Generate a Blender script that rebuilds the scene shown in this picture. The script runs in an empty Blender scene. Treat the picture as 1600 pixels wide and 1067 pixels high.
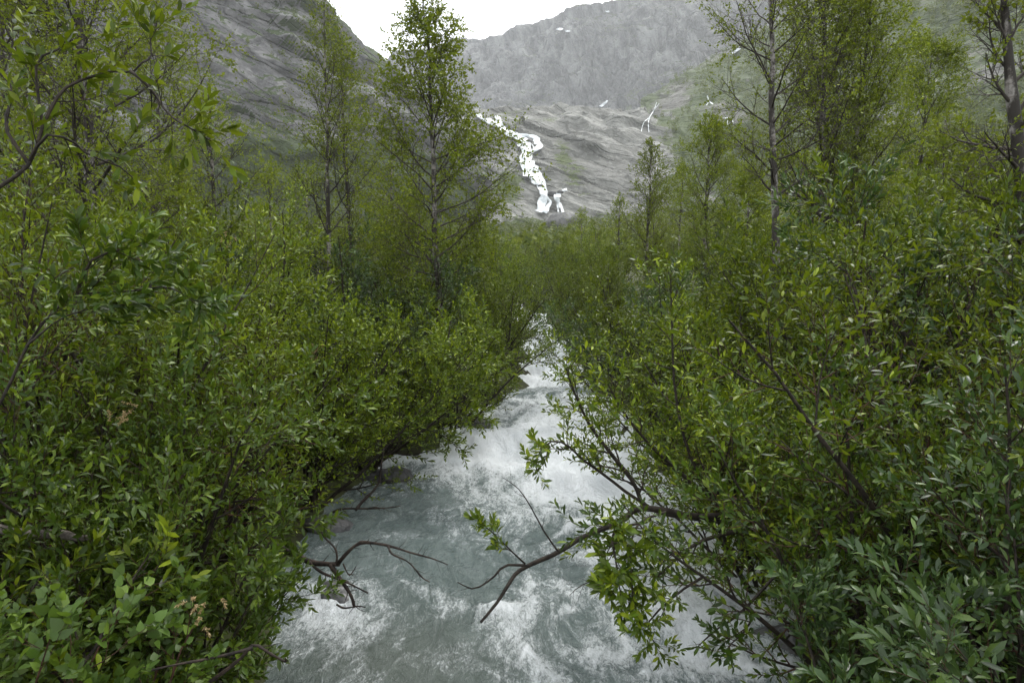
import bpy, math, random
import numpy as np
from mathutils import Matrix, Vector

# ---------------------------------------------------------------- camera, sky, sun, exposure
SC = bpy.context.scene
C = SC.collection
CAM_Z, PITCH, LENS = 2.3, math.radians(5.0), 24.0
FPX = LENS / 36.0 * 1600.0
cd = bpy.data.cameras.new('camera'); cd.lens = LENS; cd.sensor_width = 36.0
cd.clip_start = 0.05; cd.clip_end = 6000.0
cam = bpy.data.objects.new('camera', cd); C.objects.link(cam)
cam.location = (0, 0, CAM_Z); cam.rotation_euler = (math.radians(90) - PITCH, 0, 0)
SC.camera = cam
SUN_EL, SUN_AZ = math.radians(58), math.radians(25)      # azimuth clockwise from +Y
w = bpy.data.worlds.new('World'); SC.world = w; w.use_nodes = True
nt = w.node_tree; nt.nodes.clear()
sky = nt.nodes.new('ShaderNodeTexSky'); sky.sky_type = 'NISHITA'; sky.sun_disc = False
sky.sun_elevation = SUN_EL; sky.sun_rotation = SUN_AZ; sky.dust_density = 3.0
mx = nt.nodes.new('ShaderNodeMix'); mx.data_type = 'RGBA'
mx.inputs[0].default_value = 0.9
mx.inputs[7].default_value = (10.6, 10.8, 11.0, 1)       # even overcast cloud deck
bg = nt.nodes.new('ShaderNodeBackground'); bg.inputs[1].default_value = 0.12
wo = nt.nodes.new('ShaderNodeOutputWorld')
nt.links.new(sky.outputs[0], mx.inputs[6]); nt.links.new(mx.outputs[2], bg.inputs[0]); nt.links.new(bg.outputs[0], wo.inputs[0])
sd = bpy.data.lights.new('sun', 'SUN'); sd.energy = 1.5; sd.angle = math.radians(16); sd.color = (1, 0.97, 0.92)
sun = bpy.data.objects.new('sun', sd); C.objects.link(sun)
sdir = Vector((math.sin(SUN_AZ) * math.cos(SUN_EL), math.cos(SUN_AZ) * math.cos(SUN_EL), math.sin(SUN_EL)))
sun.rotation_euler = sdir.to_track_quat('Z', 'Y').to_euler(); sun.location = (0, 0, 900)
SC.view_settings.view_transform = 'Standard'; SC.view_settings.look = 'None'
SC.view_settings.exposure = 0.88; SC.view_settings.gamma = 1.0
SC.render.engine = 'CYCLES'
cy = SC.cycles
cy.use_denoising = True; cy.denoiser = 'OPENIMAGEDENOISE'
cy.max_bounces = 5; cy.diffuse_bounces = 2; cy.glossy_bounces = 1; cy.transmission_bounces = 3; cy.volume_bounces = 1
cy.use_adaptive_sampling = True; cy.adaptive_threshold = 0.02
HAZE = 0.00018

# ---------------------------------------------------------------- helpers
CP, SP = math.cos(PITCH), math.sin(PITCH)
def P(px, py, d):
    """photo pixel + depth along the view axis -> world point(s)"""
    px, py, d = np.asarray(px, float), np.asarray(py, float), np.asarray(d, float)
    x = (px - 800) / FPX * d; u = -(py - 533.5) / FPX * d
    return np.stack([x + 0 * u, d * CP + u * SP, CAM_Z - d * SP + u * CP], -1)
def proj(p):
    p = np.asarray(p) - np.array([0, 0, CAM_Z])
    d = p[..., 1] * CP - p[..., 2] * SP; u = p[..., 1] * SP + p[..., 2] * CP
    dd = np.maximum(d, 1e-3)
    return 800 + p[..., 0] / dd * FPX, 533.5 - u / dd * FPX, d
def norm(v):
    return v / np.maximum(np.linalg.norm(v, axis=-1, keepdims=True), 1e-9)
def smooth(a, b, x):
    t = np.clip((x - a) / (b - a), 0, 1); return t * t * (3 - 2 * t)
def _hash(i, j, k, s):
    h = (i * 374761393 + j * 668265263 + k * 2147483647 + s * 974711) & 0xFFFFFFFF
    h = ((h ^ (h >> 13)) * 1274126177) & 0xFFFFFFFF
    return ((h ^ (h >> 16)) & 0xFFFF) / 65535.0
def vnoise(p, seed=0):
    f = np.floor(p); i = f.astype(np.int64); t = p - f; t = t * t * t * (t * (t * 6 - 15) + 10)
    x, y, z = i[..., 0], i[..., 1], i[..., 2]; r = 0
    for a in (0, 1):
        for b in (0, 1):
            for c in (0, 1):
                wgt = (t[..., 0] if a else 1 - t[..., 0]) * (t[..., 1] if b else 1 - t[..., 1]) * (t[..., 2] if c else 1 - t[..., 2])
                r = r + wgt * _hash(x + a, y + b, z + c, seed)
    return r * 2 - 1
def fbm(p, oct=4, seed=0, ridged=False, gain=0.5):
    r = 0; a = 1.0; tot = 0
    for o in range(oct):
        n = vnoise(p * (2.03 ** o) + 17.3 * o, seed + o)
        r = r + a * ((1 - 2 * np.abs(n)) if ridged else n); tot += a; a *= gain
    return r / tot

def mesh_np(name, V, Q=None, T=None, sm=True, attrs=None):
    V = np.ascontiguousarray(np.asarray(V, np.float32).reshape(-1, 3))
    me = bpy.data.meshes.new(name)
    nq = 0 if Q is None else len(Q); ntr = 0 if T is None else len(T)
    loops = []
    if nq: loops.append(np.asarray(Q, np.int32).ravel())
    if ntr: loops.append(np.asarray(T, np.int32).ravel())
    loops = np.concatenate(loops)
    starts = np.concatenate([np.arange(nq) * 4, nq * 4 + np.arange(ntr) * 3]).astype(np.int32)
    me.vertices.add(len(V)); me.vertices.foreach_set('co', V.ravel())
    me.loops.add(len(loops)); me.loops.foreach_set('vertex_index', loops)
    me.polygons.add(nq + ntr); me.polygons.foreach_set('loop_start', starts)
    if sm: me.polygons.foreach_set('use_smooth', np.ones(nq + ntr, bool))
    for k, a in (attrs or {}).items():
        at = me.attributes.new(k, 'FLOAT', 'POINT'); at.data.foreach_set('value', np.asarray(a, np.float32).ravel())
    me.update(calc_edges=True); me.validate()
    return me
def ob(name, me, mat=None, parent=None, loc=None):
    if mat is not None and me is not None and not me.materials: me.materials.append(mat)
    o = bpy.data.objects.new(name, me); C.objects.link(o)
    if parent is not None: o.parent = parent
    if loc is not None: o.location = loc
    return o
def tag(o, label=None, cat=None, group=None, kind=None):
    if label: o['label'] = label
    if cat: o['category'] = cat
    if group: o['group'] = group
    if kind: o['kind'] = kind
    return o
def thing(name, label, cat, loc=(0, 0, 0), group=None):
    e = bpy.data.objects.new(name, None); C.objects.link(e); e.location = Vector(loc); e.empty_display_size = 0.1
    return tag(e, label, cat, group)
def copy_tree(o, parent=None):
    c = o.copy(); C.objects.link(c)
    if parent is not None: c.parent = parent
    for ch in o.children: copy_tree(ch, c)
    return c
def grid_quads(nr, nc, off=0):
    i = np.arange(nr - 1)[:, None] * nc + np.arange(nc - 1)[None, :]
    i = i.ravel() + off
    return np.stack([i, i + 1, i + nc + 1, i + nc], -1)
def tubes(polys, rad, S=5):
    """(N,K,3) centre lines, (N,K) radii -> verts, quads"""
    N, K, _ = polys.shape
    t = norm(np.gradient(polys, axis=1))
    m = norm(polys[:, -1] - polys[:, 0])
    ref = np.where(np.abs(m[:, 2:3]) < 0.7, np.array([[0, 0, 1.0]]), np.array([[1.0, 0, 0]]))[:, None, :]
    u = norm(ref - t * np.sum(ref * t, -1, keepdims=True)); v = np.cross(t, u)
    a = np.arange(S) / S * 2 * np.pi
    ring = u[:, :, None, :] * np.cos(a)[None, None, :, None] + v[:, :, None, :] * np.sin(a)[None, None, :, None]
    V = polys[:, :, None, :] + ring * rad[:, :, None, None]
    n = np.arange(N)[:, None, None] * K * S; k = np.arange(K - 1)[None, :, None] * S
    s = np.arange(S)[None, None, :]; s2 = (s + 1) % S
    Q = np.stack([n + k + s, n + k + s2, n + k + S + s2, n + k + S + s], -1).reshape(-1, 4)
    return V.reshape(-1, 3), Q
class Acc:
    def __init__(s): s.V = []; s.Q = []; s.T = []; s.n = 0
    def add(s, V, Q=None, T=None):
        if Q is not None and len(Q): s.Q.append(np.asarray(Q) + s.n)
        if T is not None and len(T): s.T.append(np.asarray(T) + s.n)
        s.V.append(V); s.n += len(V)
    def mesh(s, name, sm=True, attrs=None):
        return mesh_np(name, np.concatenate(s.V), np.concatenate(s.Q) if s.Q else None, np.concatenate(s.T) if s.T else None, sm, attrs)
def catmull(ctrl, n):
    """resample axis 0 of ctrl to n points, Catmull-Rom"""
    ctrl = np.asarray(ctrl, float); k = len(ctrl)
    t = np.linspace(0, k - 1, n); i = np.clip(np.floor(t).astype(int), 0, k - 2); f = t - i
    f = f.reshape((-1,) + (1,) * (ctrl.ndim - 1))
    p0 = ctrl[np.maximum(i - 1, 0)]; p1 = ctrl[i]; p2 = ctrl[i + 1]; p3 = ctrl[np.minimum(i + 2, k - 1)]
    return 0.5 * (2 * p1 + (p2 - p0) * f + (2 * p0 - 5 * p1 + 4 * p2 - p3) * f ** 2 + (3 * p1 - p0 - 3 * p2 + p3) * f ** 3)

# ---------------------------------------------------------------- materials
def nmat(name):
    m = bpy.data.materials.new(name); m.use_nodes = True; n = m.node_tree; n.nodes.clear()
    out = n.nodes.new('ShaderNodeOutputMaterial')
    return m, n, out
class NT:
    def __init__(s, n): s.n = n
    def node(s, t, **kw):
        x = s.n.nodes.new(t)
        for k, v in kw.items(): setattr(x, k, v)
        return x
    def link(s, a, b): s.n.links.new(a, b)
    def put(s, sock, v):
        if hasattr(v, 'links') or isinstance(v, bpy.types.NodeSocket): s.link(v, sock)
        else: sock.default_value = v
    def noise(s, vec, scale, detail=4, rough=0.55, dist=0.0):
        x = s.node('ShaderNodeTexNoise'); x.inputs['Scale'].default_value = scale; x.inputs['Detail'].default_value = detail
        x.inputs['Roughness'].default_value = rough; x.inputs['Distortion'].default_value = dist
        if vec is not None: s.link(vec, x.inputs['Vector'])
        return x.outputs[0]
    def mapping(s, vec, scale=(1, 1, 1), rot=(0, 0, 0)):
        x = s.node('ShaderNodeMapping'); x.inputs['Scale'].default_value = scale; x.inputs['Rotation'].default_value = rot
        s.link(vec, x.inputs[0]); return x.outputs[0]
    def mix(s, f, a, b):
        x = s.node('ShaderNodeMix', data_type='RGBA'); s.put(x.inputs[0], f)
        for i, c in ((6, a), (7, b)):
            s.put(x.inputs[i], c if isinstance(c, bpy.types.NodeSocket) else (*c, 1) if len(c) == 3 else c)
        return x.outputs[2]
    def math(s, op, a, b=0.0, c=None):
        x = s.node('ShaderNodeMath', operation=op); s.put(x.inputs[0], a); s.put(x.inputs[1], b)
        if c is not None: s.put(x.inputs[2], c)
        return x.outputs[0]
    def ramp(s, f, lo, hi, a=0.0, b=1.0):
        x = s.node('ShaderNodeMapRange', interpolation_type='SMOOTHSTEP'); s.put(x.inputs[0], f)
        x.inputs[1].default_value = lo; x.inputs[2].default_value = hi; x.inputs[3].default_value = a; x.inputs[4].default_value = b
        return x.outputs[0]
    def bump(s, h, strength, dist):
        x = s.node('ShaderNodeBump'); x.inputs['Strength'].default_value = strength; x.inputs['Distance'].default_value = dist
        s.link(h, x.inputs['Height']); return x.outputs[0]
    def attr(s, name):
        x = s.node('ShaderNodeAttribute', attribute_name=name); return x.outputs['Fac']
    def pos(s): return s.node('ShaderNodeNewGeometry').outputs['Position']
    def obj(s): return s.node('ShaderNodeTexCoord').outputs['Object']
    def bsdf(s, col, rough, spec=0.5, normal=None):
        x = s.node('ShaderNodeBsdfPrincipled'); s.put(x.inputs['Base Color'], col if isinstance(col, bpy.types.NodeSocket) else (*col, 1))
        s.put(x.inputs['Roughness'], rough); s.put(x.inputs['Specular IOR Level'], spec)
        if normal is not None: s.link(normal, x.inputs['Normal'])
        return x.outputs[0]

def leaf_mat(name, dark, mid, light, trans=0.32, rough=0.42, spec=0.45, hue=0.35):
    m, n, out = nmat(name); t = NT(n)
    g = t.node('ShaderNodeNewGeometry'); oi = t.node('ShaderNodeObjectInfo')
    r = t.math('FRACT', t.math('ADD', g.outputs['Random Per Island'], oi.outputs['Random']))
    c = t.mix(t.ramp(r, 0.0, 0.62), dark, mid)
    c = t.mix(t.ramp(r, 0.66, 1.0), c, light)
    r2 = t.math('FRACT', t.math('MULTIPLY', oi.outputs['Random'], 7.31))
    c = t.mix(t.math('MULTIPLY', r2, hue), c, mid if hue < 0.3 else tuple(0.55 * a + 0.45 * b for a, b in zip(mid, light)))
    hs = t.node('ShaderNodeHueSaturation'); t.link(t.math('ADD', 0.72, t.math('MULTIPLY', t.math('FRACT', t.math('MULTIPLY', oi.outputs['Random'], 13.7)), 0.66)), hs.inputs['Value']); t.link(c, hs.inputs['Color']); c = hs.outputs[0]
    b = t.bsdf(c, rough, spec)
    tr = t.node('ShaderNodeBsdfTranslucent')
    tc = t.mix(0.5, c, (light[0] * 1.5, light[1] * 1.5, light[2] * 0.8)); t.link(tc, tr.inputs[0])
    ms = t.node('ShaderNodeMixShader'); ms.inputs[0].default_value = trans
    t.link(b, ms.inputs[1]); t.link(tr.outputs[0], ms.inputs[2]); t.link(ms.outputs[0], out.inputs[0])
    return m
M = {}
M['willow'] = leaf_mat('willow_leaf', (0.011, 0.027, 0.003), (0.048, 0.084, 0.006), (0.180, 0.225, 0.012), trans=0.24, rough=0.42, spec=0.22)
M['willow_deep'] = leaf_mat('deep_willow_leaf', (0.008, 0.022, 0.003), (0.029, 0.058, 0.006), (0.110, 0.158, 0.012), trans=0.22, rough=0.40, spec=0.25)
M['willow_grey'] = leaf_mat('grey_willow_leaf', (0.008, 0.020, 0.006), (0.024, 0.050, 0.013), (0.075, 0.118, 0.026), trans=0.2, rough=0.38, spec=0.36)
M['birch'] = leaf_mat('birch_leaf', (0.025, 0.043, 0.005), (0.084, 0.120, 0.009), (0.200, 0.242, 0.016), trans=0.32, rough=0.5, spec=0.2)
M['birch_near'] = leaf_mat('sapling_leaf', (0.035, 0.070, 0.011), (0.062, 0.112, 0.015), (0.110, 0.170, 0.020), trans=0.3, rough=0.5, spec=0.35, hue=0.1)
M['far'] = leaf_mat('far_leaf', (0.040, 0.062, 0.016), (0.074, 0.100, 0.020), (0.125, 0.150, 0.026), trans=0.3, rough=0.6, spec=0.2)
M['catkin'] = leaf_mat('catkin', (0.13, 0.09, 0.045), (0.22, 0.155, 0.08), (0.34, 0.27, 0.16), trans=0.2, rough=0.8, spec=0.1)

def wood_mat(name, a, b, scale=30, bump=0.6):
    m, n, out = nmat(name); t = NT(n)
    nz = t.noise(t.obj(), scale, 5, 0.65)
    c = t.mix(t.ramp(nz, 0.35, 0.7), a, b)
    t.link(t.bsdf(c, 0.75, 0.25, t.bump(nz, bump, 0.01)), out.inputs[0]); return m
M['stem'] = wood_mat('willow_stem', (0.010, 0.008, 0.006), (0.038, 0.029, 0.021))
M['redstem'] = wood_mat('young_stem', (0.030, 0.013, 0.009), (0.075, 0.036, 0.020))
M['dead'] = wood_mat('dead_wood', (0.010, 0.008, 0.007), (0.050, 0.035, 0.026), 26)
M['twig'] = wood_mat('birch_twig', (0.022, 0.018, 0.015), (0.062, 0.052, 0.044), 14)
M['log'] = wood_mat('log_bark', (0.045, 0.038, 0.032), (0.17, 0.15, 0.13), 22)
def birch_bark(name, white):
    m, n, out = nmat(name); t = NT(n)
    o = t.obj()
    band = t.noise(t.mapping(o, (5, 5, 26)), 1.0, 4, 0.6)
    blot = t.noise(t.mapping(o, (5, 5, 3.2)), 1.0, 5, 0.7)
    c = t.mix(t.ramp(band, 0.50, 0.62), white, (0.16, 0.14, 0.125))
    c = t.mix(t.ramp(blot, 0.38, 0.52), c, (0.030, 0.026, 0.022))
    t.link(t.bsdf(c, 0.7, 0.25, t.bump(blot, 0.7, 0.02)), out.inputs[0]); return m
M['birchbark'] = birch_bark('birch_bark', (0.25, 0.235, 0.22))

def rock_mat(name, a, b, green, dip=(0, 0, 0), sc3=(0.03, 0.03, 0.22), sc=1.0, bump=3.0):
    m, n, out = nmat(name); t = NT(n); p = t.pos()
    q = t.mapping(t.mapping(p, (1, 1, 1), dip), sc3)
    n1 = t.noise(q, 1.0, 8, 0.70, 0.5)
    n2 = t.noise(p, 0.022 * sc, 6, 0.62)
    n3 = t.noise(p, 0.45 * sc, 5, 0.72)
    vo = t.node('ShaderNodeTexVoronoi', feature='DISTANCE_TO_EDGE'); vo.inputs['Scale'].default_value = 1.0
    wq = t.node('ShaderNodeVectorMath', operation='ADD'); t.link(t.mapping(q, (0.42, 0.42, 0.75)), wq.inputs[0])
    nv = t.node('ShaderNodeTexNoise'); nv.inputs['Scale'].default_value = 0.9; nv.inputs['Detail'].default_value = 4; t.link(q, nv.inputs['Vector']); sc_ = t.node('ShaderNodeVectorMath', operation='SCALE'); sc_.inputs[3].default_value = 0.4; t.link(nv.outputs[1], sc_.inputs[0]); t.link(sc_.outputs[0], wq.inputs[1])
    t.link(wq.outputs[0], vo.inputs['Vector'])
    vo2 = t.node('ShaderNodeTexVoronoi', feature='DISTANCE_TO_EDGE'); vo2.inputs['Scale'].default_value = 2.7; t.link(wq.outputs[0], vo2.inputs['Vector'])
    crack = t.math('ADD', t.ramp(vo.outputs['Distance'], 0.0, 0.05), t.ramp(vo2.outputs['Distance'], 0.0, 0.06, 0, 0.3))
    c = t.mix(t.ramp(n1, 0.36, 0.64), a, b)
    c = t.mix(t.ramp(n2, 0.42, 0.62, 0, 0.6), c, tuple(0.75 * v for v in a))
    c = t.mix(t.ramp(n3, 0.52, 0.72, 0, 0.45), c, tuple(1.2 * v for v in b))
    gfac = t.ramp(t.math('ADD', t.attr('veg'), t.math('MULTIPLY', t.math('SUBTRACT', n3, 0.5), 0.9)), 0.42, 0.60)
    gc = t.mix(n3, tuple(0.55 * v for v in green), tuple(1.35 * v for v in green))
    c = t.mix(gfac, c, gc)
    h = t.math('ADD', t.math('ADD', n1, t.math('MULTIPLY', n3, 0.4)), t.math('MULTIPLY', crack, 0.6))
    t.link(t.bsdf(c, 0.8, 0.25, t.bump(h, 1.0, bump)), out.inputs[0]); return m
M['cliff'] = rock_mat('cliff_rock', (0.110, 0.110, 0.113), (0.285, 0.282, 0.280), (0.060, 0.085, 0.032), (0, math.radians(-24), 0), (0.055, 0.055, 0.13), bump=5.0)
M['slab'] = rock_mat('slab_rock', (0.115, 0.117, 0.106), (0.335, 0.335, 0.312), (0.075, 0.098, 0.034), (math.radians(25), math.radians(-24), 0), (0.030, 0.045, 0.11), bump=3.2)
M['farrock'] = rock_mat('far_rock', (0.050, 0.055, 0.056), (0.270, 0.276, 0.274), (0.055, 0.075, 0.032), (0, math.radians(10), 0), (0.045, 0.03, 0.010), sc=0.45, bump=30.0)
M['slope'] = rock_mat('slope_ground', (0.090, 0.088, 0.080), (0.220, 0.215, 0.200), (0.062, 0.088, 0.028))
def simple(name, a, b, scale, rough=0.9, spec=0.2, bump=0.5, dist=0.05, det=6):
    m, n, out = nmat(name); t = NT(n); p = t.pos()
    nz = t.noise(p, scale, det, 0.65)
    t.link(t.bsdf(t.mix(t.ramp(nz, 0.3, 0.7), a, b), rough, spec, t.bump(nz, bump, dist)), out.inputs[0]); return m
M['ground'] = simple('forest_floor', (0.022, 0.020, 0.013), (0.050, 0.060, 0.020), 3.0)
M['boulder'] = simple('boulder_rock', (0.07, 0.07, 0.07), (0.20, 0.20, 0.195), 0.35, 0.85, 0.25, 0.8, 0.6)
M['wetrock'] = simple('wet_rock', (0.035, 0.035, 0.037), (0.09, 0.09, 0.09), 0.6, 0.45, 0.4, 0.8, 0.5)
M['snow'] = simple('snow', (0.55, 0.58, 0.61), (0.76, 0.79, 0.82), 0.15, 0.8, 0.3)
M['fallwater'] = simple('white_water', (0.52, 0.56, 0.58), (0.82, 0.85, 0.86), 0.5, 0.6, 0.3, 0.5, 0.5)

# ---------------------------------------------------------------- terrain and river functions
RY = np.array([-30, 0, 2.4, 4.4, 6.3, 8.2, 10, 12.5, 15.5, 19, 24, 30, 45, 70])
RL = np.array([-2.2, -0.9, -0.85, -1.65, -1.95, -1.60, -0.75, 0.10, 0.45, 0.30, -0.10, -0.9, -3.0, -6.0])
RR = np.array([2.2, 1.0, 1.0, 1.90, 2.05, 1.80, 1.62, 1.52, 1.34, 1.18, 0.95, 0.3, -1.6, -4.6])
_yy = np.linspace(-30, 70, 500)
def _sm(a):
    v = np.interp(_yy, RY, a); k = np.hanning(15); k /= k.sum()
    return np.convolve(np.pad(v, 7, mode='edge'), k, 'valid')
_L, _R = _sm(RL), _sm(RR)
def bankL(y): return np.interp(y, _yy, _L)
def bankR(y): return np.interp(y, _yy, _R)
def zwater(y):
    y = np.asarray(y, float)
    return 0.012 * (y - 4) + 0.16 * smooth(8.6, 10.4, y) + 0.28 * smooth(13.5, 17, y) + 0.32 * smooth(18, 23, y) + 0.02 * np.maximum(y - 22, 0)
def valley(y):
    y = np.asarray(y, float)
    return zwater(np.minimum(y, 70)) + 0.055 * np.maximum(y - 70, 0) + 0.00017 * np.maximum(y - 70, 0) ** 2
def ground(x, y):
    x, y = np.asarray(x, float), np.asarray(y, float)
    yc = np.clip(y, -30, 70)
    dd = np.maximum(bankL(yc) - x, x - bankR(yc))       # >0 on land
    land = 0.32 * smooth(-0.05, 0.55, dd) + 0.035 * np.maximum(dd, 0) * np.clip(dd / 6, 0.3, 1) + 0.00028 * np.maximum(dd - 20, 0) ** 2 * (np.abs(x) < 1e9)
    bed = -0.55 * smooth(0.1, -0.9, dd)
    nz = 0.10 * fbm(np.stack([x * 0.7, y * 0.7, 0 * x], -1), 3, 5) * smooth(0, 1.5, dd) + 0.6 * fbm(np.stack([x * 0.05, y * 0.05, 0 * x + 3], -1), 3, 9) * smooth(8, 40, dd)
    return valley(y) + land + bed + nz
def gz(x, y): return float(ground(np.array([x]), np.array([y]))[0])

gx = np.unique(np.concatenate([np.arange(-10, 10.01, 0.16), np.sinh(np.linspace(np.arcsinh(10), np.arcsinh(380), 30)), -np.sinh(np.linspace(np.arcsinh(10), np.arcsinh(380), 30))]))
gy = np.unique(np.concatenate([np.arange(-3, 32, 0.22), np.linspace(32, 80, 40), np.linspace(80, 420, 50), np.linspace(-40, -3, 12)]))
GX, GY = np.meshgrid(gx, gy)
me = mesh_np('ground', np.stack([GX, GY, ground(GX, GY)], -1), grid_quads(len(gy), len(gx)))
tag(ob('ground', me, M['ground']), 'dark leafy valley floor under the shrubs', kind='structure')

# water
NS, NTW = 1000, 150
sy = np.concatenate([np.linspace(-6, 2.2, 40, endpoint=False), 2.2 + (np.linspace(0, 1, NS - 40) ** 1.75) * 67])
tt = np.linspace(-1, 1, NTW)
WY = np.repeat(sy[:, None], NTW, 1); lft = bankL(sy)[:, None] - 0.35; rgt = bankR(sy)[:, None] + 0.35
WX = lft + (rgt - lft) * (tt[None] * 0.5 + 0.5)
def gau(x, y, cx, cyy, sx, syy): return np.exp(-((x - cx) / sx) ** 2 - ((y - cyy) / syy) ** 2)
wp = np.stack([WX, WY, 0 * WX], -1)
warp = np.stack([fbm(wp * 0.9, 3, 41), fbm(wp * 0.9 + 9, 3, 43), 0 * WX], -1)
q = wp + 0.45 * warp
zone = (1.0 * smooth(12.6, 14.5, WY) + 0.95 * gau(WX, WY, -0.1, 8.8, 1.4, 0.9) + 1.0 * gau(WX, WY, 1.2, 8.2, 0.9, 1.9) + 0.25 * smooth(5.0, 7.5, WY)
        + 0.7 * gau(WX, WY, 1.3, 6.0, 0.8, 1.5) + 0.75 * gau(WX, WY, -1.25, 4.6, 0.5, 0.5) + 0.45 * gau(WX, WY, 1.1, 4.0, 1.2, 0.9)
        + 0.6 * gau(WX, WY, 0.9, 11.0, 0.9, 0.9) + 0.30 * gau(WX, WY, -0.1, 4.55, 0.16, 0.12) * 2 - 0.25 * gau(WX, WY, -0.9, 6.2, 0.7, 1.2) - 0.3 * gau(WX, WY, -0.9, 3.6, 0.7, 0.7))
big = fbm(q * np.array([1.7, 0.6, 1]), 4, 51)
mid = fbm(q * np.array([3.4, 2.0, 1]), 4, 61, ridged=True)
fil = fbm((wp + 0.9 * warp) * np.array([3.2, 1.15, 1]), 5, 71, ridged=True)
fine = fbm(q * np.array([11, 8, 1]), 3, 81)
rough = 0.35 + 0.9 * np.clip(zone, 0, 1)
dz = rough * (0.095 * big + 0.060 * mid + 0.016 * fine) + 0.07 * np.clip(zone, 0, 1) * np.sin(WY * 4.2 + 3 * big + WX)
dz += 0.10 * gau(WX, WY, -1.25, 4.75, 0.35, 0.22)
foam = 0.95 * np.clip(zone, 0, 1.2) + 0.42 * np.clip(fil, -0.3, 1) + 0.25 * big + 0.12 * mid - 0.03
WZ = zwater(WY) + dz
me = mesh_np('river', np.stack([WX, WY, WZ], -1), grid_quads(NS, NTW), attrs={'foam': foam, 'bed': gau(WX, WY, -0.75, 3.9, 0.9, 0.8)})
m, n, out = nmat('river_water'); t = NT(n); p = t.pos()
st = t.mapping(p, (1, 0.42, 1))
n1 = t.noise(st, 7, 6, 0.72, 1.6); n2 = t.noise(st, 42, 5, 0.75, 1.2); n3 = t.noise(p, 120, 3, 0.6)
fo = t.math('ADD', t.attr('foam'), t.math('MULTIPLY', t.math('SUBTRACT', n1, 0.5), 1.1))
fo = t.math('ADD', fo, t.math('MULTIPLY', t.math('SUBTRACT', n2, 0.5), 1.35))
f = t.ramp(fo, 0.18, 0.92)
wc = t.mix(t.ramp(n1, 0.3, 0.7), (0.125, 0.165, 0.158), (0.215, 0.262, 0.254))
wc = t.mix(t.math('MULTIPLY', t.attr('bed'), 0.4), wc, (0.115, 0.110, 0.075))
col = t.mix(f, wc, (0.80, 0.84, 0.86))
h = t.math('ADD', t.math('MULTIPLY', n1, 0.9), t.math('ADD', t.math('MULTIPLY', n2, 0.45), t.math('MULTIPLY', n3, 0.12)))
t.link(t.bsdf(col, t.ramp(f, 0, 1, 0.08, 0.7), 0.5, t.bump(h, 1.0, 0.075)), out.inputs[0])
tag(ob('river', me, m), 'fast milky green river with white foam', kind='structure')

# ---------------------------------------------------------------- mountains
def loft(rows, nu, nv):
    """rows: bottom to top, each a list of (px, py, depth); returns (nv,nu,3) world points"""
    W = np.array([[P(*c) for c in r] for r in rows])
    W = catmull(W, nv)
    return catmull(W.transpose(1, 0, 2), nu).transpose(1, 0, 2)
def displace(G, fn):
    du = np.gradient(G, axis=1); dv = np.gradient(G, axis=0)
    nrm = norm(np.cross(du, dv)); nrm = np.where((np.sum(nrm * (G - np.array([0, 0, CAM_Z])), -1, keepdims=True) > 0), -nrm, nrm)
    return G + nrm * fn(G)[..., None], nrm
def rot(p, ax, deg):
    a = math.radians(deg); c, s = math.cos(a), math.sin(a); q = p.copy()
    i, j = {'x': (1, 2), 'y': (0, 2), 'z': (0, 1)}[ax]
    q[..., i] = c * p[..., i] - s * p[..., j]; q[..., j] = s * p[..., i] + c * p[..., j]; return q
def slabs(G, deg, s, seed, amp, ax='y'):
    """stepped strata dipping across the face"""
    q = rot(G, ax, deg) + 14 * s * np.stack([fbm(G / (50 * s), 3, seed), fbm(G / (50 * s), 3, seed + 1), 0.5 * fbm(G / (30 * s), 3, seed + 2)], -1)
    h = q[..., 2] / (9 * s) + 0.9 * fbm(q / (40 * s) * np.array([1, 1, 2]), 3, seed + 3)
    saw = h - np.floor(h); cell = _hash(np.floor(h).astype(np.int64), np.floor(q[..., 0] / (26 * s) + 3 * fbm(q / (60 * s), 2, seed + 9)).astype(np.int64), 0 * h.astype(np.int64), seed)
    on = 0.25 + 0.75 * smooth(-0.25, 0.25, fbm(q / (38 * s), 2, seed + 7))
    prof = np.where(saw < 0.88, 1 - saw / 0.88, (saw - 0.88) / 0.12)
    return amp * (prof * on + 0.7 * cell * on + 0.5 * fbm(q / (11 * s) * np.array([0.45, 0.8, 2.2]), 4, seed + 5, ridged=True) - 0.9)

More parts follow.
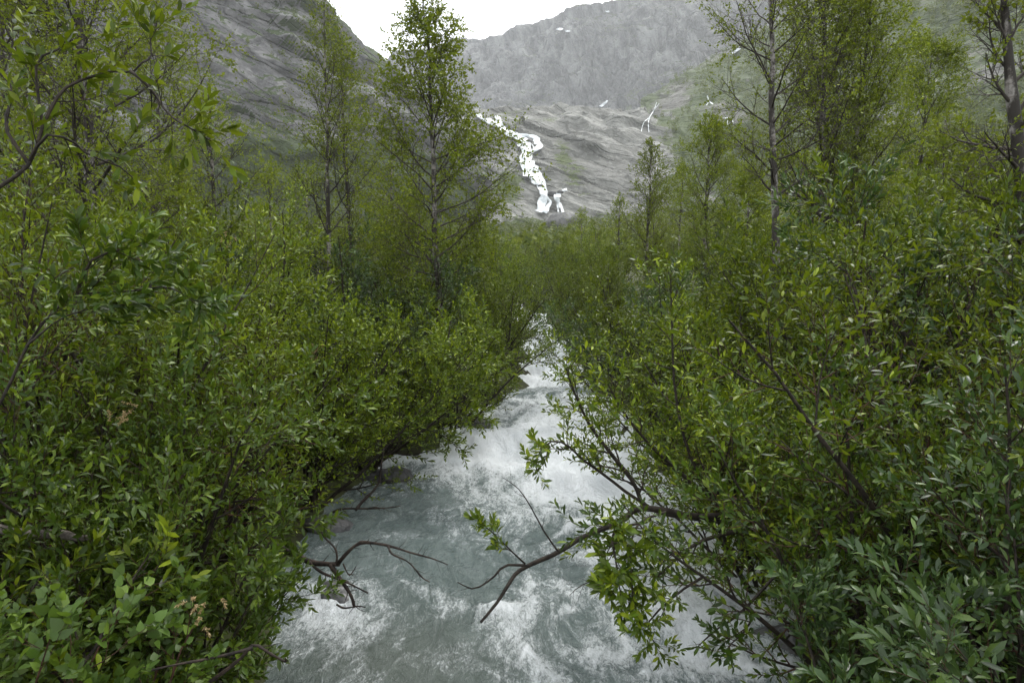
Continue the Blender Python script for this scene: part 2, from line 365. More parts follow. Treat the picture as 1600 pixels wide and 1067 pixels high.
# left cliff
rows = [
 [(-1500, 470, 112), (-700, 470, 140), (-200, 460, 170), (0, 455, 190), (200, 450, 212), (380, 445, 236), (500, 440, 260), (600, 440, 285), (690, 440, 305), (760, 440, 320)],
 [(-1500, 330, 120), (-700, 320, 150), (-200, 300, 180), (0, 285, 200), (200, 262, 225), (380, 240, 250), (500, 245, 275), (600, 262, 300), (690, 285, 320), (760, 330, 335)],
 [(-1500, 160, 150), (-700, 180, 165), (-200, 195, 192), (0, 200, 212), (200, 205, 236), (380, 200, 258), (500, 200, 285), (600, 215, 312), (690, 240, 335), (760, 300, 350)],
 [(-1500, -150, 165), (-700, -40, 175), (-200, 30, 202), (0, 60, 222), (200, 95, 246), (380, 110, 268), (500, 122, 297), (600, 160, 325), (690, 215, 348), (760, 285, 362)],
 [(-1500, -420, 180), (-700, -240, 190), (-200, -150, 215), (0, -110, 235), (200, -50, 258), (380, 15, 282), (480, 52, 310), (596, 124, 338), (690, 203, 360), (760, 277, 372)],
 [(-1500, -650, 205), (-700, -440, 215), (-200, -320, 235), (0, -250, 255), (200, -160, 280), (380, -60, 300), (478, -8, 325), (592, 99, 350), (690, 194, 372), (760, 270, 384)],
 [(-1500, -700, 250), (-700, -500, 265), (-200, -370, 290), (0, -295, 310), (200, -195, 330), (372, -90, 345), (462, -12, 365), (588, 104, 385), (690, 198, 400), (760, 272, 410)],
 [(-1500, -500, 330), (-700, -380, 340), (-200, -260, 370), (0, -180, 390), (200, -90, 410), (360, -30, 420), (440, 50, 430), (570, 150, 440), (680, 230, 450), (750, 300, 455)],
]
G0 = loft(rows, 620, 330)
vrow = np.linspace(0, 1, 330)[:, None] + 0 * G0[..., 0]
G, nr = displace(G0, lambda g: 4.5 * fbm(g / 55, 4, 3) + slabs(g, 24, 1.2, 11, 6.5) + 0.8 * fbm(g / 5, 3, 31, ridged=True))
gxy = norm(np.cross(np.gradient(G, axis=1), np.gradient(G, axis=0))); up = np.abs(gxy[..., 2])
veg = 0.95 * smooth(0.34, 0.85, up) + 0.30 * fbm(G / 28, 4, 77) + 0.9 * smooth(0.27, 0.17, vrow) + 0.35 * smooth(0.63, 0.78, vrow) - 0.02
gpx, gpy, _ = proj(G0)
veg += 0.45 * gau(gpx, gpy, 425, 165, 45, 40) + 0.25 * gau(gpx, gpy, 350, 135, 50, 20)
me = mesh_np('cliff', G, grid_quads(330, 620), sm=False, attrs={'veg': veg})
tag(ob('cliff', me, M['cliff']), 'dark grey slabby cliff above the birches, with green ledges', kind='structure')
CLIFF = (G, veg, gpx, gpy)

# rock apron with the waterfall
rows = [
 [(420, 440, 285), (600, 440, 295), (720, 440, 305), (800, 440, 310), (880, 440, 315), (960, 440, 315), (1040, 440, 310), (1150, 440, 295), (1300, 440, 275)],
 [(420, 345, 300), (600, 372, 310), (720, 372, 320), (800, 365, 325), (880, 362, 330), (960, 360, 330), (1040, 360, 325), (1150, 360, 310), (1300, 365, 290)],
 [(420, 320, 318), (600, 345, 328), (720, 342, 338), (800, 332, 343), (880, 325, 346), (960, 322, 345), (1040, 325, 342), (1150, 325, 330), (1300, 330, 310)],
 [(420, 280, 345), (600, 300, 352), (720, 295, 360), (800, 275, 366), (880, 268, 370), (960, 268, 372), (1040, 275, 372), (1150, 280, 365), (1300, 285, 350)],
 [(420, 240, 370), (600, 252, 378), (720, 240, 390), (800, 224, 400), (880, 215, 406), (960, 215, 410), (1040, 225, 412), (1150, 235, 405), (1300, 240, 390)],
 [(420, 215, 400), (600, 215, 412), (720, 198, 430), (800, 186, 445), (880, 181, 455), (960, 186, 460), (1040, 196, 462), (1150, 205, 455), (1300, 210, 440)],
 [(420, 208, 450), (600, 200, 460), (720, 182, 480), (800, 172, 495), (880, 173, 510), (960, 176, 520), (1040, 180, 525), (1150, 185, 520), (1300, 190, 500)],
 [(420, 235, 560), (600, 225, 580), (720, 210, 600), (800, 205, 620), (880, 205, 640), (960, 205, 650), (1040, 205, 650), (1150, 205, 640), (1300, 210, 620)],
]
B0 = loft(rows, 460, 300)
BPX, BPY, BD = proj(B0)
vr = np.linspace(0, 1, 300)[:, None] + 0 * BPX
fade = smooth(1.0, 0.8, vr)
B, _ = displace(B0, lambda g: fade * (3.5 * fbm(g / 45, 3, 5) + slabs(rot(g, 'z', 20), 26, 1.25, 91, 5.5) + 0.6 * fbm(g / 4, 3, 36, ridged=True)))
bn = norm(np.cross(np.gradient(B, axis=1), np.gradient(B, axis=0))); up = np.abs(bn[..., 2])
BQX, BQY, BQD = proj(B)
veg = 0.12 + 0.30 * smooth(0.62, 0.95, up) + 0.34 * fbm(B / 22, 4, 78) + 0.9 * smooth(0.30, 0.16, vr)
veg += 0.9 * gau(BPX, BPY, 792, 283, 26, 22) + 0.55 * gau(BPX, BPY, 900, 268, 24, 18) + 0.5 * gau(BPX, BPY, 880, 232, 14, 22) + 0.5 * smooth(985, 1080, BPX) * smooth(360, 200, BPY) - 0.3 * gau(BPX, BPY, 960, 250, 60, 50) - 0.3 * gau(BPX, BPY, 880, 200, 90, 14)
me = mesh_np('rock_apron', B, grid_quads(300, 460), sm=False, attrs={'veg': veg})
tag(ob('rock_apron', me, M['slab']), 'pale grey polished rock apron beside the waterfall', kind='structure')
def onmesh(qx, qy, qd):
    def f(px, py, lift=1.0):
        """point on that rock face seen at a photo pixel, lifted towards the viewer"""
        w_ = (np.abs(qx - px) < 3.5) & (np.abs(qy - py) < 3.5)
        if not w_.any(): w_ = (np.abs(qx - px) < 25) & (np.abs(qy - py) < 25)
        d2 = (qx[w_] - px) ** 2 + (qy[w_] - py) ** 2; dep = qd[w_]
        near = d2 < np.min(d2) + 4.0
        return P(px, py, np.min(dep[near]) - lift)
    return f
onB = onmesh(BQX[:-45], BQY[:-45], BQD[:-45])

# far mountain
rows = [
 [(250, 260, 759), (500, 240, 780), (650, 225, 801), (760, 215, 822), (850, 210, 843), (950, 205, 843), (1050, 200, 822), (1200, 195, 759), (1400, 190, 680), (1700, 190, 605)],
 [(250, 235, 865), (500, 205, 931), (650, 190, 977), (760, 172, 1000), (850, 170, 1023), (950, 165, 1000), (1050, 150, 954), (1200, 130, 887), (1400, 100, 801), (1700, 60, 719)],
 [(250, 215, 977), (500, 180, 1071), (650, 150, 1162), (760, 128, 1190), (850, 125, 1120), (950, 118, 1095), (1050, 100, 1047), (1200, 70, 977), (1400, 10, 887), (1700, -60, 801)],
 [(250, 200, 1095), (500, 160, 1190), (650, 118, 1274), (750, 92, 1288), (835, 80, 1190), (930, 66, 1162), (1040, 45, 1134), (1200, 0, 1095), (1400, -90, 1000), (1700, -190, 909)],
 [(250, 204, 1176), (500, 154, 1260), (650, 104, 1330), (735, 79, 1344), (825, 67, 1260), (905, 38, 1232), (1000, 24, 1218), (1200, -56, 1190), (1400, -146, 1148), (1700, -176, 1071)],
 [(250, 199, 1246), (500, 144, 1330), (650, 92, 1386), (725, 71, 1400), (815, 59, 1344), (900, 22, 1330), (985, 2, 1330), (1200, -116, 1302), (1400, -146, 1260), (1700, -176, 1204)],
 [(250, 244, 1400), (500, 204, 1484), (650, 144, 1526), (725, 124, 1540), (815, 114, 1512), (900, 84, 1512), (985, 64, 1512), (1200, -46, 1484), (1400, -146, 1456), (1700, -176, 1400)],
]
F0 = loft(rows, 420, 260); FPXX, FPYY, _ = proj(F0)
vr = np.linspace(0, 1, 260)[:, None] + 0 * FPXX
def gul(g):
    q = rot(g, 'y', 12) + 30 * np.stack([fbm(g / 120, 3, 201), 0 * g[..., 0], 0 * g[..., 0]], -1)
    return 12 * fbm(g / 190, 4, 202) + 30 * (fbm(q * np.array([1 / 75, 1 / 110, 1 / 330]), 5, 203, ridged=True) - 0.5) + 10 * (fbm(g / 42, 4, 204, ridged=True) - 0.5) + 4 * (fbm(g / 12, 3, 205, ridged=True) - 0.5)
F, _ = displace(F0, lambda g: gul(g) * (0.35 + 0.65 * smooth(0.9, 0.65, vr)) - 6)
fn_ = norm(np.cross(np.gradient(F, axis=1), np.gradient(F, axis=0))); up = np.abs(fn_[..., 2])
veg = 0.05 + 0.55 * smooth(0.40, 0.85, up) + 0.35 * fbm(F / 60, 4, 79) + 0.4 * smooth(950, 1120, FPXX) * smooth(60, 140, FPYY)
veg -= 0.3 * smooth(830, 760, FPXX)
me = mesh_np('mountain', F, grid_quads(260, 420), sm=False, attrs={'veg': veg})
tag(ob('mountain', me, M['farrock']), 'hazy grey mountain with gullies behind the waterfall', kind='structure')
onF = onmesh(*[a[:220] for a in proj(F)])

# right hillside
rows = [
 [(920, 450, 335), (1050, 450, 275), (1200, 460, 235), (1350, 470, 190), (1600, 490, 130), (2000, 530, 94), (2700, 640, 66)],
 [(930, 372, 352), (1050, 375, 305), (1200, 380, 250), (1350, 385, 200), (1600, 400, 140), (2000, 430, 100), (2700, 520, 70)],
 [(940, 330, 392), (1050, 325, 345), (1200, 320, 290), (1350, 315, 240), (1600, 310, 175), (2000, 310, 130), (2700, 330, 90)],
 [(955, 262, 432), (1060, 250, 400), (1200, 235, 350), (1350, 215, 300), (1600, 175, 225), (2000, 110, 170), (2700, 20, 120)],
 [(985, 205, 490), (1070, 188, 470), (1200, 160, 430), (1350, 120, 370), (1600, 40, 290), (2000, -90, 215), (2700, -300, 150)],
 [(1000, 172, 560), (1080, 138, 560), (1200, 92, 520), (1350, 30, 450), (1600, -90, 350), (2000, -280, 265), (2700, -600, 185)],
 [(1010, 160, 640), (1090, 108, 650), (1200, 45, 620), (1350, -50, 540), (1600, -200, 420), (2000, -430, 320), (2700, -850, 225)],
 [(1040, 185, 740), (1100, 120, 760), (1210, 50, 730), (1360, -60, 650), (1620, -210, 520), (2020, -430, 400), (2700, -820, 300)],
]
D0 = loft(rows, 380, 260); DPX, DPY, _ = proj(D0)
D, _ = displace(D0, lambda g: 6 * fbm(g / 70, 4, 305) + 1.8 * fbm(g / 16, 4, 306, ridged=True) + slabs(g, 20, 0.8, 311, 2.0))
veg = 0.74 + 0.50 * fbm(D / 34, 4, 80) - 0.35 * gau(DPX, DPY, 1530, 95, 90, 45) - 0.45 * gau(DPX, DPY, 1070, 165, 60, 16) - 0.3 * gau(DPX, DPY, 1150, 185, 40, 12) - 0.4 * gau(DPX, DPY, 1055, 105, 22, 18)
me = mesh_np('hillside', D, grid_quads(260, 380), attrs={'veg': veg})
tag(ob('hillside', me, M['slope']), 'green birch covered hillside with rock outcrops', kind='structure')
onD = onmesh(*[a[:225] for a in proj(D)])

# ---------------------------------------------------------------- waterfall, cascades, snow, boulders
def ribbon(name, strands, on, mat, label, cat, seed, rel=0.6, group=None):
    """strands: list of [(px,py,halfwidth px)...] lying on a rock surface"""
    r = np.random.default_rng(seed); A = Acc()
    main = np.array(strands[0], float); extra_ = []
    if len(main) > 10:                                    # loose side threads of white water
        for k in range(10):
            a = r.integers(0, len(main) - 3); seg = catmull(main[a:a + 3], 5).copy()
            o_ = r.choice([-1, 1]) * (0.75 + 0.6 * r.random()); seg[:, 0] += o_ * seg[:, 2]; seg[:, 1] += 0.2 * o_ * seg[:, 2]
            seg[:, 2] = (0.5 + 1.3 * r.random()) * np.array([.4, 1, 1, .8, .3]); extra_.append(seg)
    for st in list(strands) + extra_:
        st = np.array(st, float); n = max(18, int(len(st) * 16)); s = catmull(st, n); mW = 9
        tg = norm(np.gradient(s[:, :2], axis=0)); sd = np.stack([-tg[:, 1], tg[:, 0]], -1)
        u = np.linspace(-1, 1, mW)
        G = np.zeros((n, mW, 3)); jit = 0.95 + 0.25 * np.interp(np.arange(n), np.arange(0, n + 7, 7), r.standard_normal(len(np.arange(0, n + 7, 7))))
        jit2 = 0.95 + 0.25 * np.interp(np.arange(n), np.arange(0, n + 7, 7), r.standard_normal(len(np.arange(0, n + 7, 7))))
        X = np.zeros((n, mW)); Y = np.zeros((n, mW)); Dp = np.zeros((n, mW))
        for a in range(n):
            for b in range(mW):
                hw = s[a, 2] * (jit[a] if u[b] < 0 else jit2[a])
                X[a, b] = s[a, 0] + sd[a, 0] * u[b] * hw; Y[a, b] = s[a, 1] + sd[a, 1] * u[b] * hw
                Dp[a, b] = proj(on(X[a, b], Y[a, b], 0.0))[2]
        for _ in range(6):
            E = np.pad(Dp, 1, mode='edge'); Dp = np.minimum(Dp + 1.0, (E[:-2, 1:-1] + E[2:, 1:-1] + E[1:-1, :-2] + E[1:-1, 2:] + 2 * Dp) / 6)
        e = (1 - u ** 2)[None]; thin = np.minimum(1.0, s[:, 2:3] / 3)
        G = P(X, Y, Dp - (1.2 + 2.4 * thin) - rel * e * thin - 0.10 * e * thin * r.standard_normal((n, mW)))
        A.add(G.reshape(-1, 3), grid_quads(n, mW))
    return tag(ob(name, A.mesh(name), mat), label, cat, group)
ribbon('waterfall', [
  [(744, 178, 2), (756, 186, 3), (767, 191, 4), (778, 195, 5), (786, 202, 5), (799, 209, 6), (812, 217, 8), (820, 226, 10), (823, 238, 7), (822, 251, 10), (827, 263, 12), (836, 277, 11), (845, 287, 7), (849, 298, 6), (851, 308, 6), (846, 320, 7), (842, 331, 6)],
  [(776, 181, 3), (779, 189, 4), (783, 199, 4)],
  [(806, 211, 2), (820, 212, 3), (834, 215, 4), (840, 222, 6), (842, 230, 4), (832, 237, 3), (829, 246, 3)],
  [(851, 308, 3), (860, 315, 2), (855, 325, 4), (852, 333, 3)],
], onB, M['fallwater'], 'large white waterfall zigzagging down the pale rock apron', 'waterfall', 1)
ribbon('cascade', [[(886, 296, 2.5), (877, 300, 2.5), (870, 307, 4.5), (872, 315, 3), (876, 322, 2.5), (879, 332, 3.5)], [(872, 310, 1), (871, 320, 1), (873, 331, 1.5)]],
       onB, M['fallwater'], 'small white cascade at the foot of the main waterfall, on its valley-facing side', 'cascade', 2)
ribbon('cascade', [[(1026, 160, .6), (1022, 172, .6), (1015, 184, .7), (1013, 196, .5), (1014, 207, .5)], [(1015, 184, .5), (1006, 192, .6), (1002, 206, .6)], [(1024, 170, .4), (1030, 162, .4)]],
       onB, M['fallwater'], 'thin forked cascade on the grey rock high above the dense birches', 'cascade', 3, 0.3)
ribbon('cascade', [[(1105, 150, .9), (1108, 158, 1), (1114, 163, .8)], [(1108, 158, .6), (1104, 165, .7)]], onD, M['fallwater'], 'tiny white cascade on the green hillside', 'cascade', 4, 0.3)
ribbon('cascade', [[(1132, 184, .8), (1137, 186, 1), (1137, 196, 1)], [(1144, 184, .8), (1146, 194, .9)]], onD, M['fallwater'], 'twin-stranded small cascade low on the hillside, beside the sparse birch', 'cascade', 5, 0.3)
def snow(name, pts, on, label, seed):
    r = np.random.default_rng(seed); pts = np.array(pts, float); c = pts.mean(0)
    n = 40; ring = catmull(np.vstack([pts, pts[:1]]), n)[:-1]
    V = []; m_ = 5
    for k in range(m_ + 1):
        f = k / m_
        for a, b in ring:
            V.append(on(c[0] + (a - c[0]) * f * (1 + 0.1 * r.standard_normal()), c[1] + (b - c[1]) * f, 1.0 + 1.2 * (1 - f * f)))
    V = np.array(V); nn = n - 1
    Q = [[k * nn + i, k * nn + (i + 1) % nn, (k + 1) * nn + (i + 1) % nn, (k + 1) * nn + i] for k in range(m_) for i in range(nn)]
    return tag(ob(name, mesh_np(name, V, Q), M['snow']), label, 'snow patch')
snow('snow_patch', [(926, 8), (938, 9), (950, 14), (952, 20), (944, 18), (936, 14)], onF, 'largest snow patch, just under the mountain skyline', 1)
snow('snow_patch', [(869, 46), (874, 44), (880, 45), (876, 48)], onF, 'small snow fleck high on the far mountain, left one of two', 2)
snow('snow_patch', [(882, 49), (887, 48), (892, 49), (887, 51)], onF, 'small snow fleck high on the far mountain, right one of two', 3)
snow('snow_patch', [(936, 166), (942, 162), (949, 157), (948, 161), (941, 167)], onF, 'slanting snow strip where the mountain wall meets the rock apron', 4)
snow('snow_patch', [(1141, 84), (1149, 78), (1158, 71), (1160, 74), (1152, 81), (1144, 86)], onD, 'slanting snow patch at the top edge of the green hillside', 5)
def boulder(name, px, py, d, r, label, seed, mat='boulder', squash=(1, 1, 0.75), pos=None, cat='boulder'):
    n1, n2 = 26, 18
    th = np.linspace(0, 2 * np.pi, n1); ph = np.linspace(0.001, np.pi - 0.001, n2)
    T_, P_ = np.meshgrid(th, ph)
    S = np.stack([np.sin(P_) * np.cos(T_), np.sin(P_) * np.sin(T_), np.cos(P_)], -1)
    S = S * (1 + 0.30 * fbm(S * 1.3 + seed * 7.7, 2, seed) + 0.10 * fbm(S * 4 + seed, 3, seed + 3, ridged=True))[..., None] * r * np.array(squash)
    pos = P(px, py, d) if pos is None else pos
    return tag(ob(name, mesh_np(name, S, grid_quads(n2, n1)), M[mat], None, pos), label, cat)
boulder('boulder', 882, 350, 290, 7.0, 'big grey boulder on the valley floor below the small cascade', 2, squash=(1.15, 1, 0.62))
for k, (x, y, r_, l) in enumerate([(-1.25, 4.85, 0.26, 'dark wet stone breaking the water below the dead branch'), (-1.72, 6.2, 0.22, 'wet stone at the left waterline beside the snag'),
    (-1.45, 7.75, 0.25, 'wet stone under the dark willow where the left bank bends in'), (-0.55, 9.9, 0.24, 'wet stone at the left waterline in the white riffle'), (1.75, 4.15, 0.24, 'wet stone under the overhanging limb on the right bank')]):
    boulder('river_stone', 0, 0, 0, r_, l, 40 + k, 'wetrock', (1.2, 1, 0.6), (x, y, float(zwater(y)) - 0.06 - 0.02 * (k == 0)), 'stone')
for k, (a, b, s, l) in enumerate([
    (788, 206, 2.0, 'dark wet rock at the upper bend of the waterfall'), (806, 204, 1.6, 'small dark rock above the wide bend of the waterfall'),
    (827, 221, 2.6, 'dark wet rock splitting the widest part of the waterfall'), (834, 269, 2.0, 'round dark rock standing in the middle of the waterfall'),
    (845, 291, 2.1, 'dark rock in the lower narrow part of the waterfall'), (829, 240, 1.4, 'small dark rock under the wide bend of the waterfall'),
    (862, 303, 3.6, 'dark boulder between the waterfall and the small cascade'), (875, 300, 2.2, 'dark boulder at the lip of the small cascade')]):
    boulder('waterfall_rock', 0, 0, 0, 0.62 * s, l, 20 + k, 'wetrock', (1.15, 0.8, 0.7), onB(a, b, 4.2), 'rock')

# ---------------------------------------------------------------- leaves and branching
def leaf_template(kind):
    if kind == 'willow8':
        V = [(0, 0, 0), (.28, -.13, .035), (.30, 0, 0), (.28, .13, .035), (.66, -.155, .01), (.68, 0, -.035), (.66, .155, .01), (1, 0, -.13)]
    elif kind == 'willow8b':
        V = [(0, 0, 0), (.28, -.12, .07), (.30, 0, .02), (.28, .12, .05), (.66, -.14, .10), (.68, 0, .045), (.66, .15, .07), (1, .03, .03)]
    elif kind == 'birch8':
        V = [(0, 0, 0), (.22, -.36, .05), (.25, 0, 0), (.22, .36, .05), (.62, -.27, .0), (.62, 0, -.04), (.62, .27, .0), (1, 0, -.12)]
    else:
        w_ = {'willow4': .17, 'birch4': .34}[kind]
        x_ = {'willow4': .52, 'birch4': .40}[kind]
        return np.array([(0, 0, 0), (x_, -w_, .07), (1, 0, -.06), (x_, w_, .07)], float), None, np.array([(0, 1, 2), (0, 2, 3)])
    T = [(0, 1, 2), (0, 2, 3), (4, 7, 5), (5, 7, 6)]; Q = [(1, 4, 5, 2), (2, 5, 6, 3)]
    return np.array(V, float), np.array(Q), np.array(T)
TPL = {k: leaf_template(k) for k in ('willow8', 'willow8b', 'birch8', 'willow4', 'birch4')}
def leaf_mesh(name, L, kind):
    """L: dict pos,dir,side,nrm,size -> one mesh"""
    TV, TQ, TT = TPL[kind]; n = len(L['pos']); nv = len(TV)
    V = L['pos'][:, None] + L['size'][:, None, None] * (TV[None, :, 0:1] * L['dir'][:, None] + TV[None, :, 1:2] * L['wid'][:, None, None] * L['side'][:, None] + TV[None, :, 2:3] * L['nrm'][:, None])
    off = (np.arange(n) * nv)[:, None, None]
    return mesh_np(name, V, None if TQ is None else (TQ[None] + off).reshape(-1, 4), (TT[None] + off).reshape(-1, 3), sm=(nv > 4))
def interp_poly(par, t):
    """par (N,K,3), t (N,m) in 0..1 -> pos, tangent"""
    N, K, _ = par.shape; x = t * (K - 1); i = np.clip(np.floor(x).astype(int), 0, K - 2); f = (x - i)[..., None]
    r = np.arange(N)[:, None]; a = par[r, i]; b = par[r, i + 1]
    return a + (b - a) * f, norm(b - a)
def frame(tan, r):
    u = norm(np.cross(tan, r.standard_normal(tan.shape))); return u, np.cross(tan, u)
def spawn(par, prad, m, t0, t1, ang, length, K, trop, wander, r, rs=0.6, rtip=0.25, bias=1.0, rel=0.0):
    N = par.shape[0]
    t = t0 + (t1 - t0) * (((np.arange(m)[None] + r.random((N, m))) / m) ** bias)
    pos, tan = interp_poly(par, t)
    KK = prad.shape[1]; x = t * (KK - 1); i = np.clip(np.floor(x).astype(int), 0, KK - 2)
    rr = np.arange(N)[:, None]; r0 = prad[rr, i] + (prad[rr, i + 1] - prad[rr, i]) * (x - i)
    u, _ = frame(par[:, -1] - par[:, 0], r); u = np.repeat(u[:, None], m, 1)
    u = norm(u - tan * np.sum(u * tan, -1, keepdims=True)); v = np.cross(tan, u)
    az = np.arange(m)[None] * 2.39996 + r.random((N, 1)) * 6.28 + 0.5 * r.standard_normal((N, m))
    a = ang(t) if callable(ang) else ang
    a = a + 0.15 * r.standard_normal((N, m))
    d = tan * np.cos(a)[..., None] + (u * np.cos(az)[..., None] + v * np.sin(az)[..., None]) * np.sin(a)[..., None]
    L = (length(t) if callable(length) else length) * (0.75 + 0.5 * r.random((N, m)))
    if rel: L = L * np.maximum(np.linalg.norm(par[:, -1] - par[:, 0], axis=-1), rel)[:, None]
    d = d.reshape(-1, 3); p = pos.reshape(-1, 3); L = L.reshape(-1); out = [p]
    for k in range(K - 1):
        d = norm(d + wander * r.standard_normal(d.shape) + np.array([0, 0, trop]))
        p = p + d * (L / (K - 1))[:, None]; out.append(p)
    r0 = np.minimum(r0.reshape(-1) * rs, L * 0.03 + 0.002)
    rad = r0[:, None] * np.linspace(1, rtip, K)[None]
    return np.stack(out, 1), rad
def leaves(sh, n, size, r, t0=0.2, ang0=1.05, ang1=0.45, up=0.6, wid=1.0, rnd=0.5):
    N = sh.shape[0]; t = np.clip(t0 + (1 - t0) * ((np.arange(n)[None] + r.random((N, n))) / n) ** 0.85, 0, 1)
    pos, tan = interp_poly(sh, t)
    u, v = frame(tan, r); az = np.arange(n)[None] * 2.39996 + r.random((N, 1)) * 6.28
    u0, v0 = u[:, :1], v[:, :1]
    u0 = norm(u0 - tan * np.sum(u0 * tan, -1, keepdims=True)); v0 = np.cross(tan, u0)
    a = (ang0 + (ang1 - ang0) * t + 0.2 * r.standard_normal((N, n)))[..., None]
    d = norm(tan * np.cos(a) + (u0 * np.cos(az)[..., None] + v0 * np.sin(az)[..., None]) * np.sin(a) + 0.12 * r.standard_normal(tan.shape))
    nt_ = up * np.array([0, 0, 1.0]) + (1 - up) * tan + rnd * r.standard_normal(tan.shape)
    s = norm(np.cross(nt_, d)); nn = np.cross(d, s)
    sz = size * (0.65 + 0.6 * r.random((N, n))) * (1 - 0.25 * (t > 0.93))
    f = lambda x: x.reshape(-1, 3)
    return dict(pos=f(pos), dir=f(d), side=f(s), nrm=f(nn), size=sz.reshape(-1), wid=np.full(N * n, wid) * (0.85 + 0.3 * r.random(N * n)))
def cat_leaves(*Ls): return {k: np.concatenate([l[k] for l in Ls]) for k in Ls[0]}
def sub(L, m): return {k: v[m] for k, v in L.items()}

TPL_OBJ = {}
def leaf_obj_mesh(kind, mat):
    key = (kind, mat)
    if key not in TPL_OBJ:
        TV, TQ, TT = TPL[kind]; me = mesh_np('leaf', TV, TQ, TT); me.materials.append(M[mat]); TPL_OBJ[key] = me
    return TPL_OBJ[key]
def put_leaves(root, L, kinds, mat, nobj, origin, name='foliage'):
    """the leaves that show largest become parts of their own, the rest one foliage part"""
    px, py, d = proj(L['pos'] + origin)
    vis = (px > 5) & (px < 1595) & (py > 5) & (py < 1062) & (d > 0.3)
    score = np.where(vis, L['size'] / np.maximum(d, 0.3), -1)
    order = np.argsort(-score)[:nobj]; order = order[score[order] > 0]
    mask = np.ones(len(px), bool); mask[order] = False
    for q_, i in enumerate(order):
        o = ob('leaf', leaf_obj_mesh(kinds[q_ % len(kinds)], mat), None, root)
        s = L['size'][i]
        R = np.stack([L['dir'][i] * s, L['side'][i] * s * L['wid'][i], L['nrm'][i] * s], -1)
        mt = Matrix.Identity(4)
        for a in range(3):
            for b in range(3): mt[a][b] = R[a][b]
            mt[a][3] = L['pos'][i][a]
        o.matrix_local = mt
    rest = sub(L, mask)
    if len(rest['pos']):
        half = np.arange(len(rest['pos'])) % 2 == 0
        o = ob(name, leaf_mesh(name, rest, kinds[0]), M[mat], root); tag(o, kind='stuff')

def willow_geo(seed, h, spread, ns=8, n1=9, n2=8, nl=12, leaf=0.06, tilt=(0.08, 0.75), lean=(0, 0), shoot=0.13, up=0.55):
    r = np.random.default_rng(seed); K = 9
    az = (np.arange(ns) + r.random(ns) * 0.7) / ns * 2 * np.pi
    tl = tilt[0] + (tilt[1] - tilt[0]) * r.random(ns) ** 0.8 * min(1.6, spread)
    d = np.stack([np.sin(tl) * np.cos(az) + lean[0], np.sin(tl) * np.sin(az) + lean[1], np.cos(tl)], -1); d = norm(d)
    p = np.stack([0.10 * np.cos(az), 0.10 * np.sin(az), 0 * az - 0.08], -1) * (0.6 + r.random((ns, 1)))
    L = h * (0.82 + 0.38 * r.random(ns)); pts = [p]
    for k in range(K - 1):
        d = norm(d + 0.10 * r.standard_normal(d.shape) + np.array([0, 0, 0.03])); p = p + d * (L / (K - 1))[:, None]; pts.append(p)
    S0 = np.stack(pts, 1); R0 = (0.011 * h * (0.7 + 0.5 * r.random(ns)))[:, None] * np.linspace(1, 0.18, K)[None]
    S1, R1 = spawn(S0, R0, n1, 0.12, 0.97, 0.75, lambda t: h * (0.40 - 0.22 * t), 6, 0.05, 0.13, r, 0.62, 0.25)
    S2, R2 = spawn(S1, R1, n2, 0.12, 1.0, 0.75, lambda t: h * shoot * (1.1 - 0.3 * t), 4, 0.12, 0.12, r, 0.7, 0.35)
    Lv = cat_leaves(leaves(S2, nl, leaf, r, 0.12, up=up), leaves(S1[:, -3:], 7, leaf, r, 0.2, up=up), leaves(S0[:, -3:], 9, leaf, r, 0.2, up=up))
    return S0, R0, S1, R1, S2, R2, Lv, n1, n2
def stem_parts(root, geo, mat='stem', tw='redstem'):
    S0, R0, S1, R1, S2, R2, Lv, n1, n2 = geo
    for i in range(len(S0)):
        A = Acc(); A.add(*tubes(S0[i:i + 1], R0[i:i + 1], 6)); A.add(*tubes(S1[i * n1:(i + 1) * n1], R1[i * n1:(i + 1) * n1], 4))
        s = ob('stem', A.mesh('stem'), M[mat], root)
        a = i * n1 * n2; b = (i + 1) * n1 * n2
        A = Acc(); A.add(*tubes(S2[a:b], R2[a:b], 3)); tag(ob('twigs', A.mesh('twigs'), M[tw], s), kind='stuff')
def limb(pts, d, n=14, wob=0.03, seed=0):
    """a limb through photo pixels at (varying) depth, resampled"""
    r = np.random.default_rng(seed); k = len(pts)
    dd = np.linspace(d[0], d[1], k) if not np.isscalar(d) else np.full(k, d)
    c = np.array([P(a, b, e) for (a, b), e in zip(pts, dd)]); c[1:-1] += wob * r.standard_normal((k - 2, 3)) * np.array([0.15, 1, 0.15])
    return catmull(c, n)
